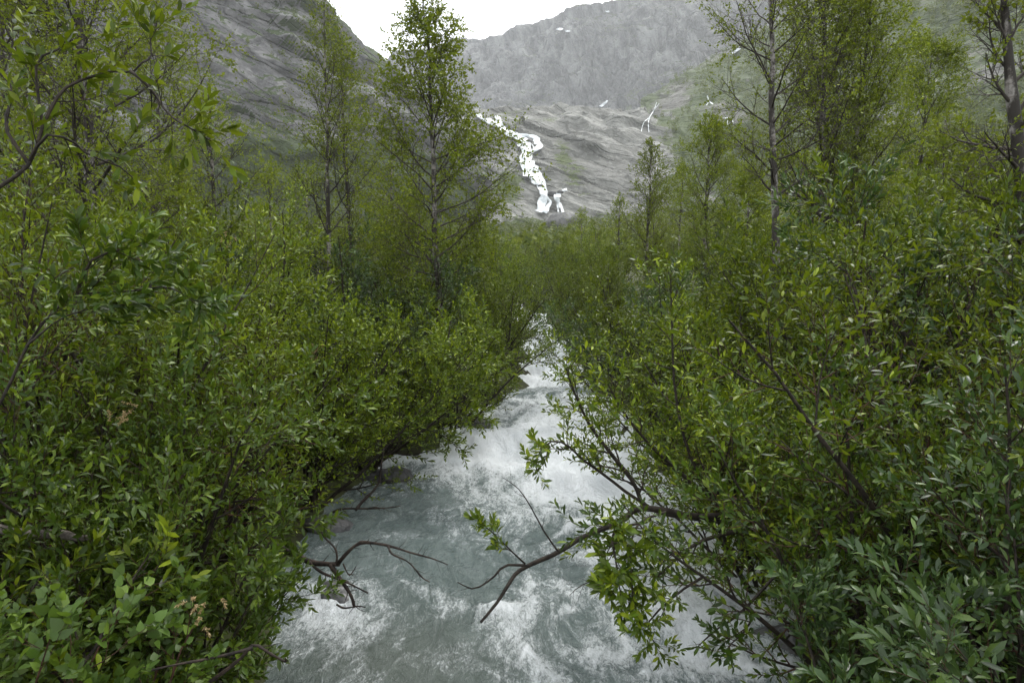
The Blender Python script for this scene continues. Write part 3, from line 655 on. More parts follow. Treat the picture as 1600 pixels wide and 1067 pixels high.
# ---------------------------------------------------------------- willow shrubs
WN = ('willow8', 'willow8b')
def near_willow(x, y, h, spread, label, seed, nobj, mat='willow', extra=None, group='willow shrubs crowding the river', z=None, **kw):
    o = np.array([x, y, gz(x, y) if z is None else z]); root = thing('willow_shrub', label, 'shrub', o, group)
    geo = willow_geo(seed, h, spread, **kw); stem_parts(root, geo)
    Lv = geo[6]
    for (pl, rad, m1, m2, ll, nl, leaf) in (extra or []):
        r = np.random.default_rng(seed + int(abs(pl[0, 0]) * 1000))
        pl = pl - o; K = len(pl); S0 = pl[None]; R0 = np.linspace(rad, rad * 0.3, K)[None]
        A = Acc(); A.add(*tubes(S0, R0, 7))
        br = None
        if m1:
            S1, R1 = spawn(S0, R0, m1, 0.25, 1.0, 0.8, ll, 5, 0.06, 0.16, r, 0.55, 0.3); A.add(*tubes(S1, R1, 4))
            br = ob('branch', A.mesh('branch'), M['stem'], root)
            if m2:
                S2, R2 = spawn(S1, R1, m2, 0.1, 1.0, 0.7, ll * 0.45, 4, 0.1, 0.12, r, 0.7, 0.35)
                B_ = Acc(); B_.add(*tubes(S2, R2, 3)); tag(ob('twigs', B_.mesh('twigs'), M['redstem'], br), kind='stuff')
                Lv = cat_leaves(Lv, leaves(S2, nl, leaf, r, 0.1))
            if nl: Lv = cat_leaves(Lv, leaves(S1, nl, leaf, r, 0.3))
        else:
            br = ob('branch', A.mesh('branch'), M['stem'], root)
        if nl: Lv = cat_leaves(Lv, leaves(S0[:, -4:], nl + 2, leaf, r, 0.1))
    put_leaves(root, Lv, WN, mat, nobj, o)
    return root

# near left bank
top_limb = limb([(-60, 330), (0, 290), (45, 255), (67, 195), (94, 146), (124, 127), (150, 118), (176, 112), (204, 112), (225, 101), (236, 88), (235, 56), (240, 28)], (1.9, 2.15), 26, 0.006, 1)
top_down = limb([(204, 112), (225, 127), (240, 150), (255, 171), (270, 184), (300, 202), (330, 221)], (2.07, 2.0), 12, 0.02, 2)
top_low = limb([(45, 255), (86, 219), (116, 221), (144, 242), (185, 262), (215, 290)], (1.95, 2.05), 10, 0.02, 3)
top_up = limb([(67, 195), (62, 150), (70, 100), (100, 70), (112, 48)], (2.0, 2.05), 10, 0.02, 4)
top_left = limb([(45, 255), (20, 200), (10, 140), (-10, 90)], (1.95, 2.0), 8, 0.02, 5)
near_willow(-2.05, 1.75, 1.5, 0.8, 'tall willow whose long arching branch reaches across the top corner, beside the frame edge', 101, 260, 'willow',
    [(top_limb, 0.006, 0, 0, 0, 9, 0.055), (top_limb[:14], 0.0055, 6, 2, 0.18, 6, 0.05), (top_limb[19:], 0.0035, 5, 0, 0.14, 9, 0.055),
     (top_down, 0.0055, 5, 0, 0.13, 8, 0.055), (top_down[7:], 0.004, 4, 0, 0.10, 8, 0.055), (top_low, 0.005, 5, 1, 0.14, 7, 0.05), (top_up, 0.005, 5, 1, 0.14, 7, 0.05), (top_left, 0.006, 4, 1, 0.14, 6, 0.05)],
    ns=7, n1=7, n2=5, nl=10)
arm = limb([(-40, 700), (8, 608), (41, 541), (79, 489), (120, 462), (161, 457), (210, 455), (255, 448), (290, 462), (320, 490)], (2.6, 2.9), 22, 0.006, 6)
arm2 = limb([(41, 541), (90, 500), (150, 480), (215, 475)], (2.6, 2.75), 8, 0.02, 7)
arm3 = limb([(120, 462), (140, 425), (165, 400), (215, 385), (250, 378)], (2.65, 2.7), 8, 0.02, 8)
near_willow(-2.75, 3.1, 1.75, 0.9, 'broad leafy willow with one dark bent branch, against the frame edge under the arching branch', 102, 280, 'willow_deep',
    [(arm, 0.0065, 12, 4, 0.26, 10, 0.06), (arm2, 0.0045, 6, 3, 0.2, 10, 0.06), (arm3, 0.007, 6, 3, 0.18, 10, 0.06)], ns=11, n1=10, n2=8, nl=12, leaf=0.05)
near_willow(-1.68, 3.0, 1.0, 1.0, 'low dense willow with reddish twigs between the round-leaved sapling and the dead branch', 103, 290, 'willow_deep', None, ns=11, n1=9, n2=8, nl=11, leaf=0.049, tilt=(0.1, 0.9))
near_willow(-1.16, 2.2, 0.5, 1.0, 'small willow tuft at the bottom edge next to the pale round-leaved sapling', 104, 220, 'willow', None, ns=8, n1=7, n2=6, nl=10, leaf=0.055, tilt=(0.1, 0.8), lean=(0.15, 0))
near_willow(-1.95, 3.55, 1.70, 1.0, 'dense dark green willow behind the fallen birch log', 105, 200, 'willow_deep', None, ns=12, n1=10, n2=8, nl=12, leaf=0.05)
near_willow(-2.95, 3.9, 2.3, 0.9, 'tall dense willow at the frame edge behind the bent branch', 106, 120, 'willow', None, ns=11, n1=10, n2=8, nl=12, leaf=0.05)
near_willow(-2.15, 4.9, 1.75, 1.0, 'willow leaning over the water behind the dead branch', 107, 150, 'willow', None, ns=12, n1=10, n2=8, nl=12, leaf=0.049, lean=(0.02, 0.02))
# near right bank
near_willow(1.5, 2.05, 1.0, 1.0, 'dark glossy willow filling the bottom corner opposite the sapling', 111, 290, 'willow_grey', None, ns=12, n1=9, n2=8, nl=12, leaf=0.049, tilt=(0.05, 0.9))
near_willow(1.95, 2.15, 1.65, 0.9, 'tall glossy willow at the frame edge above the bottom corner', 112, 280, 'willow_grey', None, ns=11, n1=10, n2=8, nl=12, leaf=0.05)
near_willow(1.8, 3.05, 1.5, 0.95, 'large willow with upright shoots between the corner willow and the overhanging limb', 113, 280, 'willow_deep', None, ns=13, n1=10, n2=8, nl=12, leaf=0.049)
near_willow(2.65, 3.1, 2.15, 0.9, 'tall willow at the frame edge in front of the leaning birch trunk', 114, 150, 'willow', None, ns=11, n1=10, n2=8, nl=12, leaf=0.05)
over = limb([(1230, 850), (1165, 812), (1090, 806), (1037, 798), (1000, 798), (970, 813), (910, 841), (872, 864), (831, 882), (809, 892), (794, 911), (775, 940), (751, 972)], (4.7, 3.8), 26, 0.03, 11)
ob_ = limb([(826, 884), (790, 886), (767, 907), (741, 916), (715, 909)], (3.95, 3.75), 10, 0.02, 12)
oc = limb([(820, 880), (801, 858), (771, 836), (752, 818)], (3.95, 3.85), 9, 0.02, 13)
od = limb([(872, 861), (850, 828), (831, 791), (810, 765), (786, 746)], (4.05, 4.0), 9, 0.02, 14)
oe = limb([(1130, 815), (1018, 794), (992, 757), (962, 716), (921, 667), (900, 620), (884, 575)], (4.7, 4.5), 18, 0.04, 15)
of = limb([(1018, 794), (985, 775), (955, 753), (930, 730), (910, 716), (890, 700), (865, 689), (845, 705), (838, 735)], (4.5, 4.2), 14, 0.03, 16)
og = limb([(1150, 830), (1110, 840), (1075, 850), (1037, 888), (1020, 905)], (4.3, 3.9), 10, 0.03, 17)
oh = limb([(1150, 860), (1120, 865), (1060, 868), (1030, 885)], (4.1, 3.9), 9, 0.02, 18)
oi_ = limb([(1210, 900), (1160, 960), (1120, 985), (1090, 1010)], (3.3, 3.2), 9, 0.02, 19)
oj = limb([(970, 813), (960, 840), (945, 860), (930, 900), (905, 915), (890, 930)], (4.2, 3.9), 9, 0.02, 20)
ok_ = limb([(1100, 900), (1060, 930), (1010, 975), (1030, 1012)], (3.6, 3.4), 9, 0.02, 21)
ol = limb([(1120, 790), (1075, 700), (1060, 610), (1052, 520), (1048, 430)], (4.7, 4.6), 14, 0.05, 22)
om = limb([(1140, 800), (1040, 720), (985, 650), (950, 600)], (4.8, 4.6), 12, 0.05, 23)
on_ = limb([(1040, 800), (1000, 815), (985, 850), (985, 900), (990, 945)], (3.6, 3.1), 12, 0.02, 24)
oo = limb([(1010, 815), (960, 830), (965, 880), (970, 930)], (3.5, 3.1), 12, 0.02, 25)
near_willow(1.95, 5.0, 1.7, 1.25, 'spreading willow with a dark limb hanging out over the white water', 115, 290, 'willow',
    [(over, 0.026, 0, 0, 0, 0, .05), (over[4:13], 0.012, 7, 2, 0.2, 8, 0.05), (ob_, 0.009, 3, 0, 0.09, 0, .05), (oc, 0.006, 6, 1, 0.12, 9, 0.05), (oc[5:], 0.004, 5, 0, 0.09, 9, 0.05),
     (od, 0.006, 4, 0, 0.08, 0, .05), (oe, 0.018, 12, 3, 0.28, 9, 0.055), (of, 0.012, 10, 3, 0.2, 9, 0.052), (og, 0.015, 6, 2, 0.2, 6, .05), (oh, 0.010, 6, 2, 0.16, 6, .05),
     (oi_, 0.008, 5, 0, 0.12, 0, .05), (oj, 0.006, 5, 0, 0.12, 0, .05), (ok_, 0.008, 8, 2, 0.16, 7, .05), (ol, 0.014, 12, 4, 0.3, 9, 0.055), (om, 0.015, 12, 4, 0.28, 9, 0.055),
     (on_, 0.008, 12, 2, 0.16, 9, 0.062), (oo, 0.008, 11, 2, 0.15, 9, 0.062)],
    ns=17, n1=11, n2=9, nl=13, leaf=0.05, lean=(-0.10, -0.08), tilt=(0.1, 0.95))
near_willow(3.15, 4.4, 2.3, 0.95, 'tall bushy willow behind the frame-edge willow on the overhanging limb side', 116, 80, 'willow', None, ns=11, n1=10, n2=8, nl=12, leaf=0.049)

# near round-leaved birch sapling
o = np.array([-1.66, 2.12, gz(-1.66, 2.12)]); root = thing('birch_sapling', 'pale green round-leaved birch sapling in the bottom corner', 'sapling', o)
geo = willow_geo(120, 1.0, 1.2, ns=12, n1=8, n2=5, nl=7, leaf=0.042, tilt=(0.1, 0.85), up=0.85)
stem_parts(root, geo, 'redstem'); put_leaves(root, geo[6], ('birch8',), 'birch_near', 300, o)

# middle distance: five grown forms, copied
MIDS = []
for k in range(6):
    geo = willow_geo(200 + k, 2.4, 1.0 + 0.08 * k, ns=11, n1=10, n2=10, nl=13, leaf=(0.064, 0.055, 0.072, 0.060, 0.052, 0.066)[k], shoot=0.12, tilt=(0.06, 0.72 + 0.05 * (k % 3)))
    geo[6]['wid'] *= (1.0, 1.35, 1.05, 1.5, 1.2, 0.95)[k]
    S0, R0, S1, R1, S2, R2, Lv, n1, n2 = geo
    A = Acc(); A.add(*tubes(S0, R0 * 1.1, 5)); A.add(*tubes(S1, R1, 3)); A.add(*tubes(S2, R2, 3))
    MIDS.append((A.mesh('stems'), leaf_mesh('foliage', Lv, 'willow4')))
    MIDS[-1][0].materials.append(M['stem']); MIDS[-1][1].materials.append(M['willow_grey' if k == 5 else 'willow'])
mr = random.Random(5)
def mid_willow(x, y, h, label, v=None, group='willow shrubs crowding the river', wide=1.0, tilt=(0, 0)):
    v = mr.randrange(6) if v is None else v; s = h / 2.4
    root = thing('willow_shrub', label, 'shrub', (x, y, gz(x, y) - 0.05), group)
    ob('stems', MIDS[v][0], None, root); tag(ob('foliage', MIDS[v][1], None, root), kind='stuff')
    root.scale = (s * wide, s * wide, s); root.rotation_euler = (tilt[0], tilt[1], mr.random() * 6.28)
    return root
mid_willow(-2.85, 5.4, 2.15, 'willow behind the one leaning over the dead branch, third along the left bank', 0)
mid_willow(-2.05, 6.5, 2.05, 'dense willow above the snag of thin branches in the water', 1)
mid_willow(-1.75, 8.0, 1.95, 'dark willow at the water edge where the left bank bends in', 2, wide=1.15)
mid_willow(-0.95, 9.6, 1.75, 'willow dipping its bare twigs in the white riffle at the bend', 3, wide=1.25)
mid_willow(-3.2, 7.6, 2.5, 'willow in the second row, behind the snag', 4)
mid_willow(-2.4, 9.6, 2.3, 'willow in front of the tall centre birch, second row of the left bank', 5)
mid_willow(-4.3, 5.6, 2.6, 'tall willow against the big dark birch near the frame edge', 1)
mid_willow(-5.0, 7.6, 2.7, 'willow at the foot of the dark bare-topped birch', 2)
mid_willow(-4.2, 9.8, 2.5, 'willow at the foot of the twin-stemmed birch', 3)
mid_willow(-0.55, 12.0, 1.9, 'willow on the left bank just downstream of the white rapids', 0, wide=1.1)
mid_willow(-1.8, 12.5, 2.4, 'willow right behind the tall centre birch', 4)
mid_willow(-0.25, 15.0, 1.9, 'willow with bare stems on the left bank beside the white rapids', 2)
mid_willow(-3.4, 13.0, 2.6, 'willow between the twin-stemmed birch and the centre birch, third row', 5)
mid_willow(-6.6, 9.0, 2.8, 'willow behind the big dark birch by the frame edge', 0)
mid_willow(-6.2, 12.5, 2.8, 'willow behind the dark bare-topped birch', 1)
mid_willow(-0.2, 19.0, 2.1, 'willow on the left bank at the head of the rapids', 3)
mid_willow(-2.0, 17.5, 2.4, 'willow deep behind the centre birch, fourth row', 1)
mid_willow(2.15, 6.7, 1.95, 'willow on the right bank directly behind the overhanging limb', 1)
mid_willow(3.9, 6.0, 2.7, 'tall willow in front of the dense twin birch', 2)
mid_willow(2.1, 8.5, 1.95, 'willow on the right bank opposite the white riffle', 3)
mid_willow(4.3, 8.2, 2.6, 'willow at the foot of the sparse bare-branched birch', 4)
mid_willow(5.2, 6.4, 3.0, 'very tall willow near the leaning birch trunk at the frame edge', 0)
mid_willow(4.4, 4.9, 2.9, 'tall willow below the leaning birch trunk at the frame edge', 5)
mid_willow(2.05, 10.6, 1.9, 'willow on the right bank below the narrow birch', 5)
mid_willow(2.0, 13.3, 1.9, 'willow on the right bank beside the lower rapids', 0)
mid_willow(4.4, 11.2, 2.5, 'willow behind the sparse bare-branched birch', 1)
mid_willow(6.0, 9.5, 2.9, 'willow at the foot of the dense twin birch', 3)
mid_willow(7.2, 8.0, 3.2, 'tall willow under the round-topped birch near the frame edge', 4)
mid_willow(1.85, 16.5, 1.9, 'willow on the right bank beside the upper rapids', 2)
mid_willow(5.0, 15.0, 2.6, 'willow at the foot of the broad pale birch', 4)
mid_willow(1.7, 20.5, 2.0, 'willow on the right bank at the head of the rapids', 0)
mid_willow(7.6, 12.0, 2.9, 'willow behind the dense twin birch', 2)
mid_willow(9.2, 10.5, 3.2, 'willow at the frame edge behind the leaning birch trunk', 1)
mid_willow(0.9, 25.5, 2.2, 'willow closing off the head of the river, upstream of the rapids', 5)
mid_willow(-0.75, 23.5, 2.2, 'willow closing off the head of the river on the left bank', 4)
mid_willow(3.4, 26.0, 2.4, 'willow closing off the head of the river on the right bank', 3)
for k in range(26):
    x = mr.uniform(-16, 16); y = mr.uniform(18, 42)
    if y < 28 and -1.2 < x < 3.6: x += 6
    mid_willow(x, y, mr.uniform(2.0, 2.8), 'far willow in the hazy thicket filling the valley floor', None, 'far willows of the valley thicket')
# ---------------------------------------------------------------- birches
def birch_geo(seed, h, r0, cb=0.3, wid=0.30, nb=34, n2=8, n3=7, nl=10, leaf=0.042, bend=0.02, a_low=1.15, a_top=0.55, trop=0.05, top=(0, 0), peak=0.3, dead=0.0, pw=0.75):
    r = np.random.default_rng(seed); K = 18
    t = np.linspace(0, 1, K); wob = np.cumsum(r.standard_normal((K, 2)) * bend * h / 6, 0) * t[:, None]
    S0 = np.stack([wob[:, 0] + top[0] * t, wob[:, 1] + top[1] * t, t * h - 0.1], -1)[None]
    R0 = (r0 * (1 - t) ** 0.8 * (1 + 0.06 * r.standard_normal(K)) + 0.006)[None]
    def prof(q):
        u = np.clip((q - cb) / (1 - cb), 0, 1)
        return h * wid * np.where(u < peak, 0.72 + 0.28 * u / peak, ((1 - u) / (1 - peak)) ** pw * 0.95 + 0.05)
    S1, R1 = spawn(S0, R0, nb, cb, 0.985, lambda q: a_low + (a_top - a_low) * np.clip((q - cb) / (1 - cb), 0, 1), prof, 8, trop, 0.10, r, 0.38, 0.2)
    S2, R2 = spawn(S1, R1, n2, 0.18, 1.0, 0.7, lambda q: 0.62 - 0.30 * q, 6, 0.02, 0.14, r, 0.6, 0.25, rel=0.055 * h)
    S3, R3 = spawn(S2, R2, n3, 0.15, 1.0, 0.7, lambda q: 0.55 + 0 * q, 4, -0.02, 0.16, r, 0.7, 0.4, rel=0.05 * h)
    pl1 = np.linalg.norm(S1[:, -1] - S1[:, 0], axis=-1); kp = np.clip(1.6 * pl1 / pl1.max(), 0.22, 1)
    keep = (r.random(len(S3)) >= dead) & (r.random(len(S3)) < np.repeat(kp, n2 * n3))
    Lv = cat_leaves(leaves(S3[keep], nl, leaf, r, 0.1, 1.0, 0.6, 0.35, 1.0, 0.8), leaves(S1[:, -4:], 5, leaf, r, 0.1, 1.0, 0.6, 0.35, 1.0, 0.8))
    return S0, R0, S1, R1, S2, R2, S3, R3, Lv, n2, n3
def birch_build(root, geo, split=True, mat='birch'):
    S0, R0, S1, R1, S2, R2, S3, R3, Lv, n2, n3 = geo
    A = Acc(); A.add(*tubes(S0, R0, 10)); tr = ob('trunk', A.mesh('trunk'), M['birchbark'], root)
    if split:
        step = max(1, len(S1) // 14)
        for i in range(0, len(S1)):
            A = Acc(); A.add(*tubes(S1[i:i + 1], R1[i:i + 1], 5)); A.add(*tubes(S2[i * n2:(i + 1) * n2], R2[i * n2:(i + 1) * n2], 3))
            A.add(*tubes(S3[i * n2 * n3:(i + 1) * n2 * n3], R3[i * n2 * n3:(i + 1) * n2 * n3], 3))
            ob('branch', A.mesh('branch'), M['twig'], tr)
    else:
        A = Acc(); A.add(*tubes(S1, R1, 4)); A.add(*tubes(S2, R2, 3)); A.add(*tubes(S3, R3, 3)); ob('branches', A.mesh('branches'), M['twig'], tr)
    tag(ob('crown', leaf_mesh('crown', Lv, 'birch4'), M[mat], root), kind='stuff')
def birch(px, d, pytop, label, seed, pxtop=None, **kw):
    b_ = P(px, 440, d); x, y = float(b_[0]), float(b_[1]); z = gz(x, y)
    tp = P(px if pxtop is None else pxtop, pytop, d); h = float(tp[2]) - z
    root = thing('birch_tree', label, 'birch', (x, y, z), 'birches standing above the shrubs')
    birch_build(root, birch_geo(seed, h, top=(float(tp[0]) - x, 0), **kw)); return root
birch(690, 11.0, -12, 'tall birch standing alone before the waterfall, with a cone-shaped open crown', 301, 676, r0=0.058, cb=0.26, wid=0.205, nb=54, n2=9, n3=7, peak=0.3, a_low=1.25, a_top=0.6, nl=9, leaf=0.046, pw=0.9)
birch(512, 12.4, 5, 'slender white-stemmed birch against the cliff, taller of the twin pair', 302, 520, r0=0.05, cb=0.25, wid=0.20, nb=36, a_low=1.0, a_top=0.45, peak=0.4, nl=6, n3=5)
birch(556, 13.0, 55, 'shorter twin of the slender birch against the cliff', 303, 548, r0=0.045, cb=0.2, wid=0.19, nb=30, a_low=1.0, a_top=0.45, nl=6, n3=5)
birch(347, 13.5, 150, 'dark crooked birch with a bare dead top below the cliff', 304, 335, r0=0.075, cb=0.3, wid=0.26, nb=28, bend=0.04, dead=0.5, nl=10)
birch(155, 8.6, -150, 'big dark birch with a dense spreading crown near the frame edge', 305, 140, r0=0.10, cb=0.26, wid=0.26, nb=44, n2=9, a_low=1.3, nl=12)
birch(30, 10.0, -170, 'birch cut off by the frame edge beside the big dark birch', 306, 20, r0=0.08, cb=0.22, wid=0.22, nb=38, nl=12)
birch(262, 15.5, -40, 'background birch between the big dark birch and the cliff', 307, 250, r0=0.07, cb=0.2, wid=0.20, nb=36, nl=11)
birch(1216, 10.2, -190, 'sparse birch with a pale trunk and mostly bare dark branches', 308, 1203, r0=0.072, cb=0.38, wid=0.17, nb=40, bend=0.028, dead=0.62, nl=10, a_low=1.2, a_top=0.6)
birch(1290, 11.6, -130, 'dense tall birch next to the sparse one, main stem of the twin', 309, 1278, r0=0.085, cb=0.28, wid=0.20, nb=44, n2=9, a_low=0.95, a_top=0.4, nl=12)
birch(1318, 12.0, -60, 'second stem of the dense twin birch, slightly behind', 310, 1335, r0=0.07, cb=0.28, wid=0.19, nb=38, a_low=0.9, a_top=0.4, nl=11)
birch(1412, 16.5, 68, 'round-topped birch with a bare lower trunk on the hillside', 311, 1440, r0=0.075, cb=0.50, wid=0.17, nb=32, nl=13, peak=0.55, a_low=1.0, a_top=0.6)
birch(1672, 6.0, -120, 'thick leaning birch trunk with stubby bare branches at the frame edge', 312, 1510, r0=0.10, cb=0.45, wid=0.16, nb=22, dead=0.7, nl=7, bend=0.012)
birch(1010, 21.0, 220, 'narrow pointed birch just beside the rock apron', 313, 1012, r0=0.06, cb=0.25, wid=0.20, nb=32, n3=6, nl=9, a_low=1.0, a_top=0.45, peak=0.35)
birch(1098, 19.0, 188, 'broad pale birch on the right of the narrow pointed one', 314, 1105, r0=0.075, cb=0.3, wid=0.22, nb=34, nl=12, peak=0.5)
birch(1163, 17.5, 262, 'short birch between the broad pale birch and the sparse one', 315, 1165, r0=0.055, cb=0.25, wid=0.24, nb=28, nl=12, peak=0.5)
birch(1530, 10.5, 215, 'low birch between the round-topped birch and the leaning trunk', 316, 1520, r0=0.055, cb=0.2, wid=0.24, nb=30, nl=12, peak=0.5)
FARB = []
for k in range(4):
    FARB.append(birch_geo(330 + k, 5.0, 0.055, cb=0.2, wid=0.20 + 0.03 * k, nb=24, n2=7, n3=4, nl=6, leaf=0.062, peak=0.45))
FB = []
for g in FARB:
    S0, R0, S1, R1, S2, R2, S3, R3, Lv, n2, n3 = g
    A = Acc(); A.add(*tubes(S0, R0, 6)); t_ = A.mesh('trunk'); t_.materials.append(M['birchbark'])
    A = Acc(); A.add(*tubes(S1, R1, 3)); A.add(*tubes(S2, R2 * 1.3, 3)); b_ = A.mesh('branches'); b_.materials.append(M['twig'])
    c_ = leaf_mesh('crown', Lv, 'birch4'); c_.materials.append(M['birch']); FB.append((t_, b_, c_))
def far_birch(x, y, h, label, group, v):
    root = thing('birch_tree', label, 'birch', (x, y, gz(x, y) - 0.1), group); t_, b_, c_ = FB[v % 4]
    tr = ob('trunk', t_, None, root); ob('branches', b_, None, tr); tag(ob('crown', c_, None, root), kind='stuff')
    root.scale = (h / 5, h / 5, h / 5); root.rotation_euler = (0, 0, mr.random() * 6.28); return root
for k, (px, d, pt, lab) in enumerate([
    (885, 31, 360, 'thin dark-stemmed birch above the rapids, below the boulder'), (845, 36, 352, 'small birch above the rapids, beside the thin dark-stemmed one'),
    (800, 34, 362, 'small birch left of the rapids in the middle of the valley'), (930, 29, 345, 'small leafy birch on the right of the thin dark-stemmed one'),
    (965, 26, 300, 'medium birch in front of the narrow pointed birch'), (755, 30, 350, 'small birch behind the tall centre birch, towards the rapids'),
    (610, 20, 215, 'birch standing between the twin pair and the centre birch'), (430, 17, 245, 'birch between the dark bare-topped one and the twin pair'),
    (290, 12.5, 235, 'low birch in front of the dark bare-topped birch'), (1060, 25, 255, 'birch between the narrow pointed and the broad pale one'),
    (1380, 13.5, 240, 'low birch between the dense twin and the round-topped birch'), (1470, 15, 175, 'leafy birch behind the round-topped birch'),
    (1590, 13, 150, 'leafy birch behind the leaning trunk at the frame edge'), (1245, 15, 230, 'birch filling the gap between the sparse and the dense one'),
    (90, 13, 60, 'leafy birch behind the big dark birch by the frame edge'), (480, 22, 255, 'small birch at the cliff foot behind the twin pair'), (650, 26, 300, 'small birch at the cliff foot behind the centre birch')]):
    q = P(px, 440, d); z = gz(q[0], q[1]); h = float(P(px, pt, d)[2]) - z
    far_birch(float(q[0]), float(q[1]), h, lab, 'birches standing above the shrubs', k)
for k in range(60):
    d = mr.uniform(24, 95); px = mr.uniform(-150, 1750); x = (px - 800) / FPX * d
    if d < 34 and 760 < px < 960: continue
    far_birch(x, d, mr.uniform(3.2, 5.2), 'hazy birch in the far valley thicket below the mountains', 'hazy birches of the valley thicket', k)
# ---------------------------------------------------------------- dead wood, log, undergrowth, far woods
def stick(root, pts, d, r0, r1, seed, name='branch', mat='dead', n=14, tw=0):
    pl = limb(pts, d, n, 0.015, seed); r = np.random.default_rng(seed)
    rad = np.linspace(r0, r1, n) * (1 + 0.12 * r.standard_normal(n)); o = np.array(root.location)
    pc = np.concatenate([pl[:1] - 0.02 * (pl[1:2] - pl[:1]), pl, pl[-1:] + 0.02 * (pl[-1:] - pl[-2:-1])]); rc = np.concatenate([[0.0005], rad, [0.0005]])
    A = Acc(); A.add(*tubes((pc - o)[None], rc[None], 8))
    if tw:
        S, R = spawn((pl - o)[None], rad[None], tw, 0.2, 1.0, 0.9, 0.07, 4, -0.02, 0.2, r, 0.4, 0.3); A.add(*tubes(S, R, 3))
    return ob(name, A.mesh(name), M[mat], root)
q = P(387, 862, 4.3)
root = thing('dead_branch', 'bare brown dead branch arching out over the water from the left bank', 'branch', q)
stick(root, [(340, 868), (387, 860), (417, 854), (444, 858), (466, 869), (492, 879), (530, 881)], (4.35, 4.15), 0.0252, 0.0154, 1, 'main_limb', tw=8)
stick(root, [(528, 881), (541, 864), (560, 852), (579, 849), (609, 854), (642, 862), (676, 873), (700, 882)], (4.15, 4.0), 0.0141, 0.0028, 2, tw=14)
stick(root, [(607, 854), (614, 862), (639, 877), (661, 901), (672, 909)], (4.07, 4.0), 0.0074, 0.0028, 3, tw=10)
stick(root, [(515, 881), (534, 907), (549, 926), (554, 948)], (4.15, 4.1), 0.0148, 0.0077, 4, tw=9)
stick(root, [(526, 944), (540, 947), (556, 949), (571, 948)], 4.1, 0.0067, 0.0035, 5)
stick(root, [(482, 877), (490, 888), (507, 899), (537, 911), (575, 926)], (4.16, 4.05), 0.0096, 0.0049, 6, tw=8)
stick(root, [(526, 880), (524, 858), (504, 832), (500, 806)], (4.15, 4.2), 0.0081, 0.0035, 7, tw=10)
stick(root, [(536, 880), (548, 895), (556, 885)], 4.12, 0.0059, 0.0021, 8, tw=9)
q = P(560, 795, 6.2)
root = thing('snag', 'tangle of thin dark sticks trailing in the water above the dead branch', 'branch', q)
stick(root, [(520, 800), (537, 796), (575, 794), (609, 793), (626, 790)], (6.25, 6.05), 0.0118, 0.0035, 11, tw=11)
stick(root, [(555, 797), (567, 783), (590, 757), (597, 723), (600, 700)], (6.15, 6.25), 0.0148, 0.0049, 12, tw=12)
stick(root, [(575, 794), (590, 790), (612, 799)], 6.1, 0.0059, 0.0021, 13, tw=8)
q = P(90, 836, 2.92)
root = thing('birch_log', 'fallen pale birch log lying level in the shrubs behind the sapling', 'log', q)
stick(root, [(-90, 822), (-30, 826), (20, 829), (55, 832), (90, 836), (128, 838), (170, 843)], (2.86, 2.98), 0.022, 0.018, 21, 'log', 'log', 16)
q = P(430, 1035, 2.6)
root = thing('forked_twig', 'dark hooked twig with a few leaves poking over the water at the bottom', 'branch', q)
stick(root, [(300, 1085), (370, 1035), (395, 1010), (420, 1022), (442, 1040), (446, 1028)], 2.6, 0.008, 0.003, 31, tw=3)
stick(root, [(395, 1012), (330, 1030), (270, 1035), (225, 1050)], (2.6, 2.4), 0.007, 0.003, 32, tw=4)
for k, (a, b_, d, lab) in enumerate([
    (318, 950, 2.35, 'withered tan catkins on the low willow above the bottom edge'), (493, 545, 5.6, 'withered tan catkins high on the willow above the snag'),
    (355, 372, 6.6, 'pale brown catkins on a shrub top below the dark bare-topped birch'), (180, 640, 3.0, 'withered brown catkins amid the dense dark willow')]):
    r = np.random.default_rng(400 + k); c = P(a, b_, d); n_ = 7
    S = c + r.normal(0, 0.022 * (1 + d / 6), (n_, 3)); S = np.stack([S, S + np.array([0, 0, -0.02]) + r.normal(0, 0.02, (n_, 3))], 1)
    S = np.stack([S[:, 0], (S[:, 0] + S[:, 1]) / 2 + 0.004, S[:, 1]], 1)
    Lv = leaves(S, 26, 0.012, r, 0.0, 1.1, 0.6, 0.2); tag(ob('catkin_cluster', leaf_mesh('catkin_cluster', Lv, 'willow4'), M['catkin']), lab, 'catkins')
# undergrowth on the banks
r = np.random.default_rng(500); N = 52000
uy = 1.2 + 26 * r.random(N) ** 1.6; sidef = r.random(N) < 0.5; off = 0.10 + 5.5 * r.random(N) ** 1.5 * (0.4 + uy / 12)
ux = np.where(sidef, bankL(uy) - off, bankR(uy) + off)
hgt = 0.45 * r.random(N) ** 1.5 * smooth(0, 0.6, off)
up_ = np.stack([ux, uy, ground(ux, uy) + hgt], -1)
d_ = norm(np.stack([r.standard_normal(N), r.standard_normal(N), 0.5 * r.standard_normal(N)], -1)); s_ = norm(np.cross(np.array([0, 0, 1.0]) + 0.4 * r.standard_normal((N, 3)), d_))
Lv = dict(pos=up_, dir=d_, side=s_, nrm=np.cross(d_, s_), size=0.07 * (0.6 + 0.8 * r.random(N)), wid=1.3 + 0 * ux)
tag(ob('undergrowth', leaf_mesh('undergrowth', Lv, 'willow4'), M['willow']), 'low leafy undergrowth covering both banks', kind='stuff')

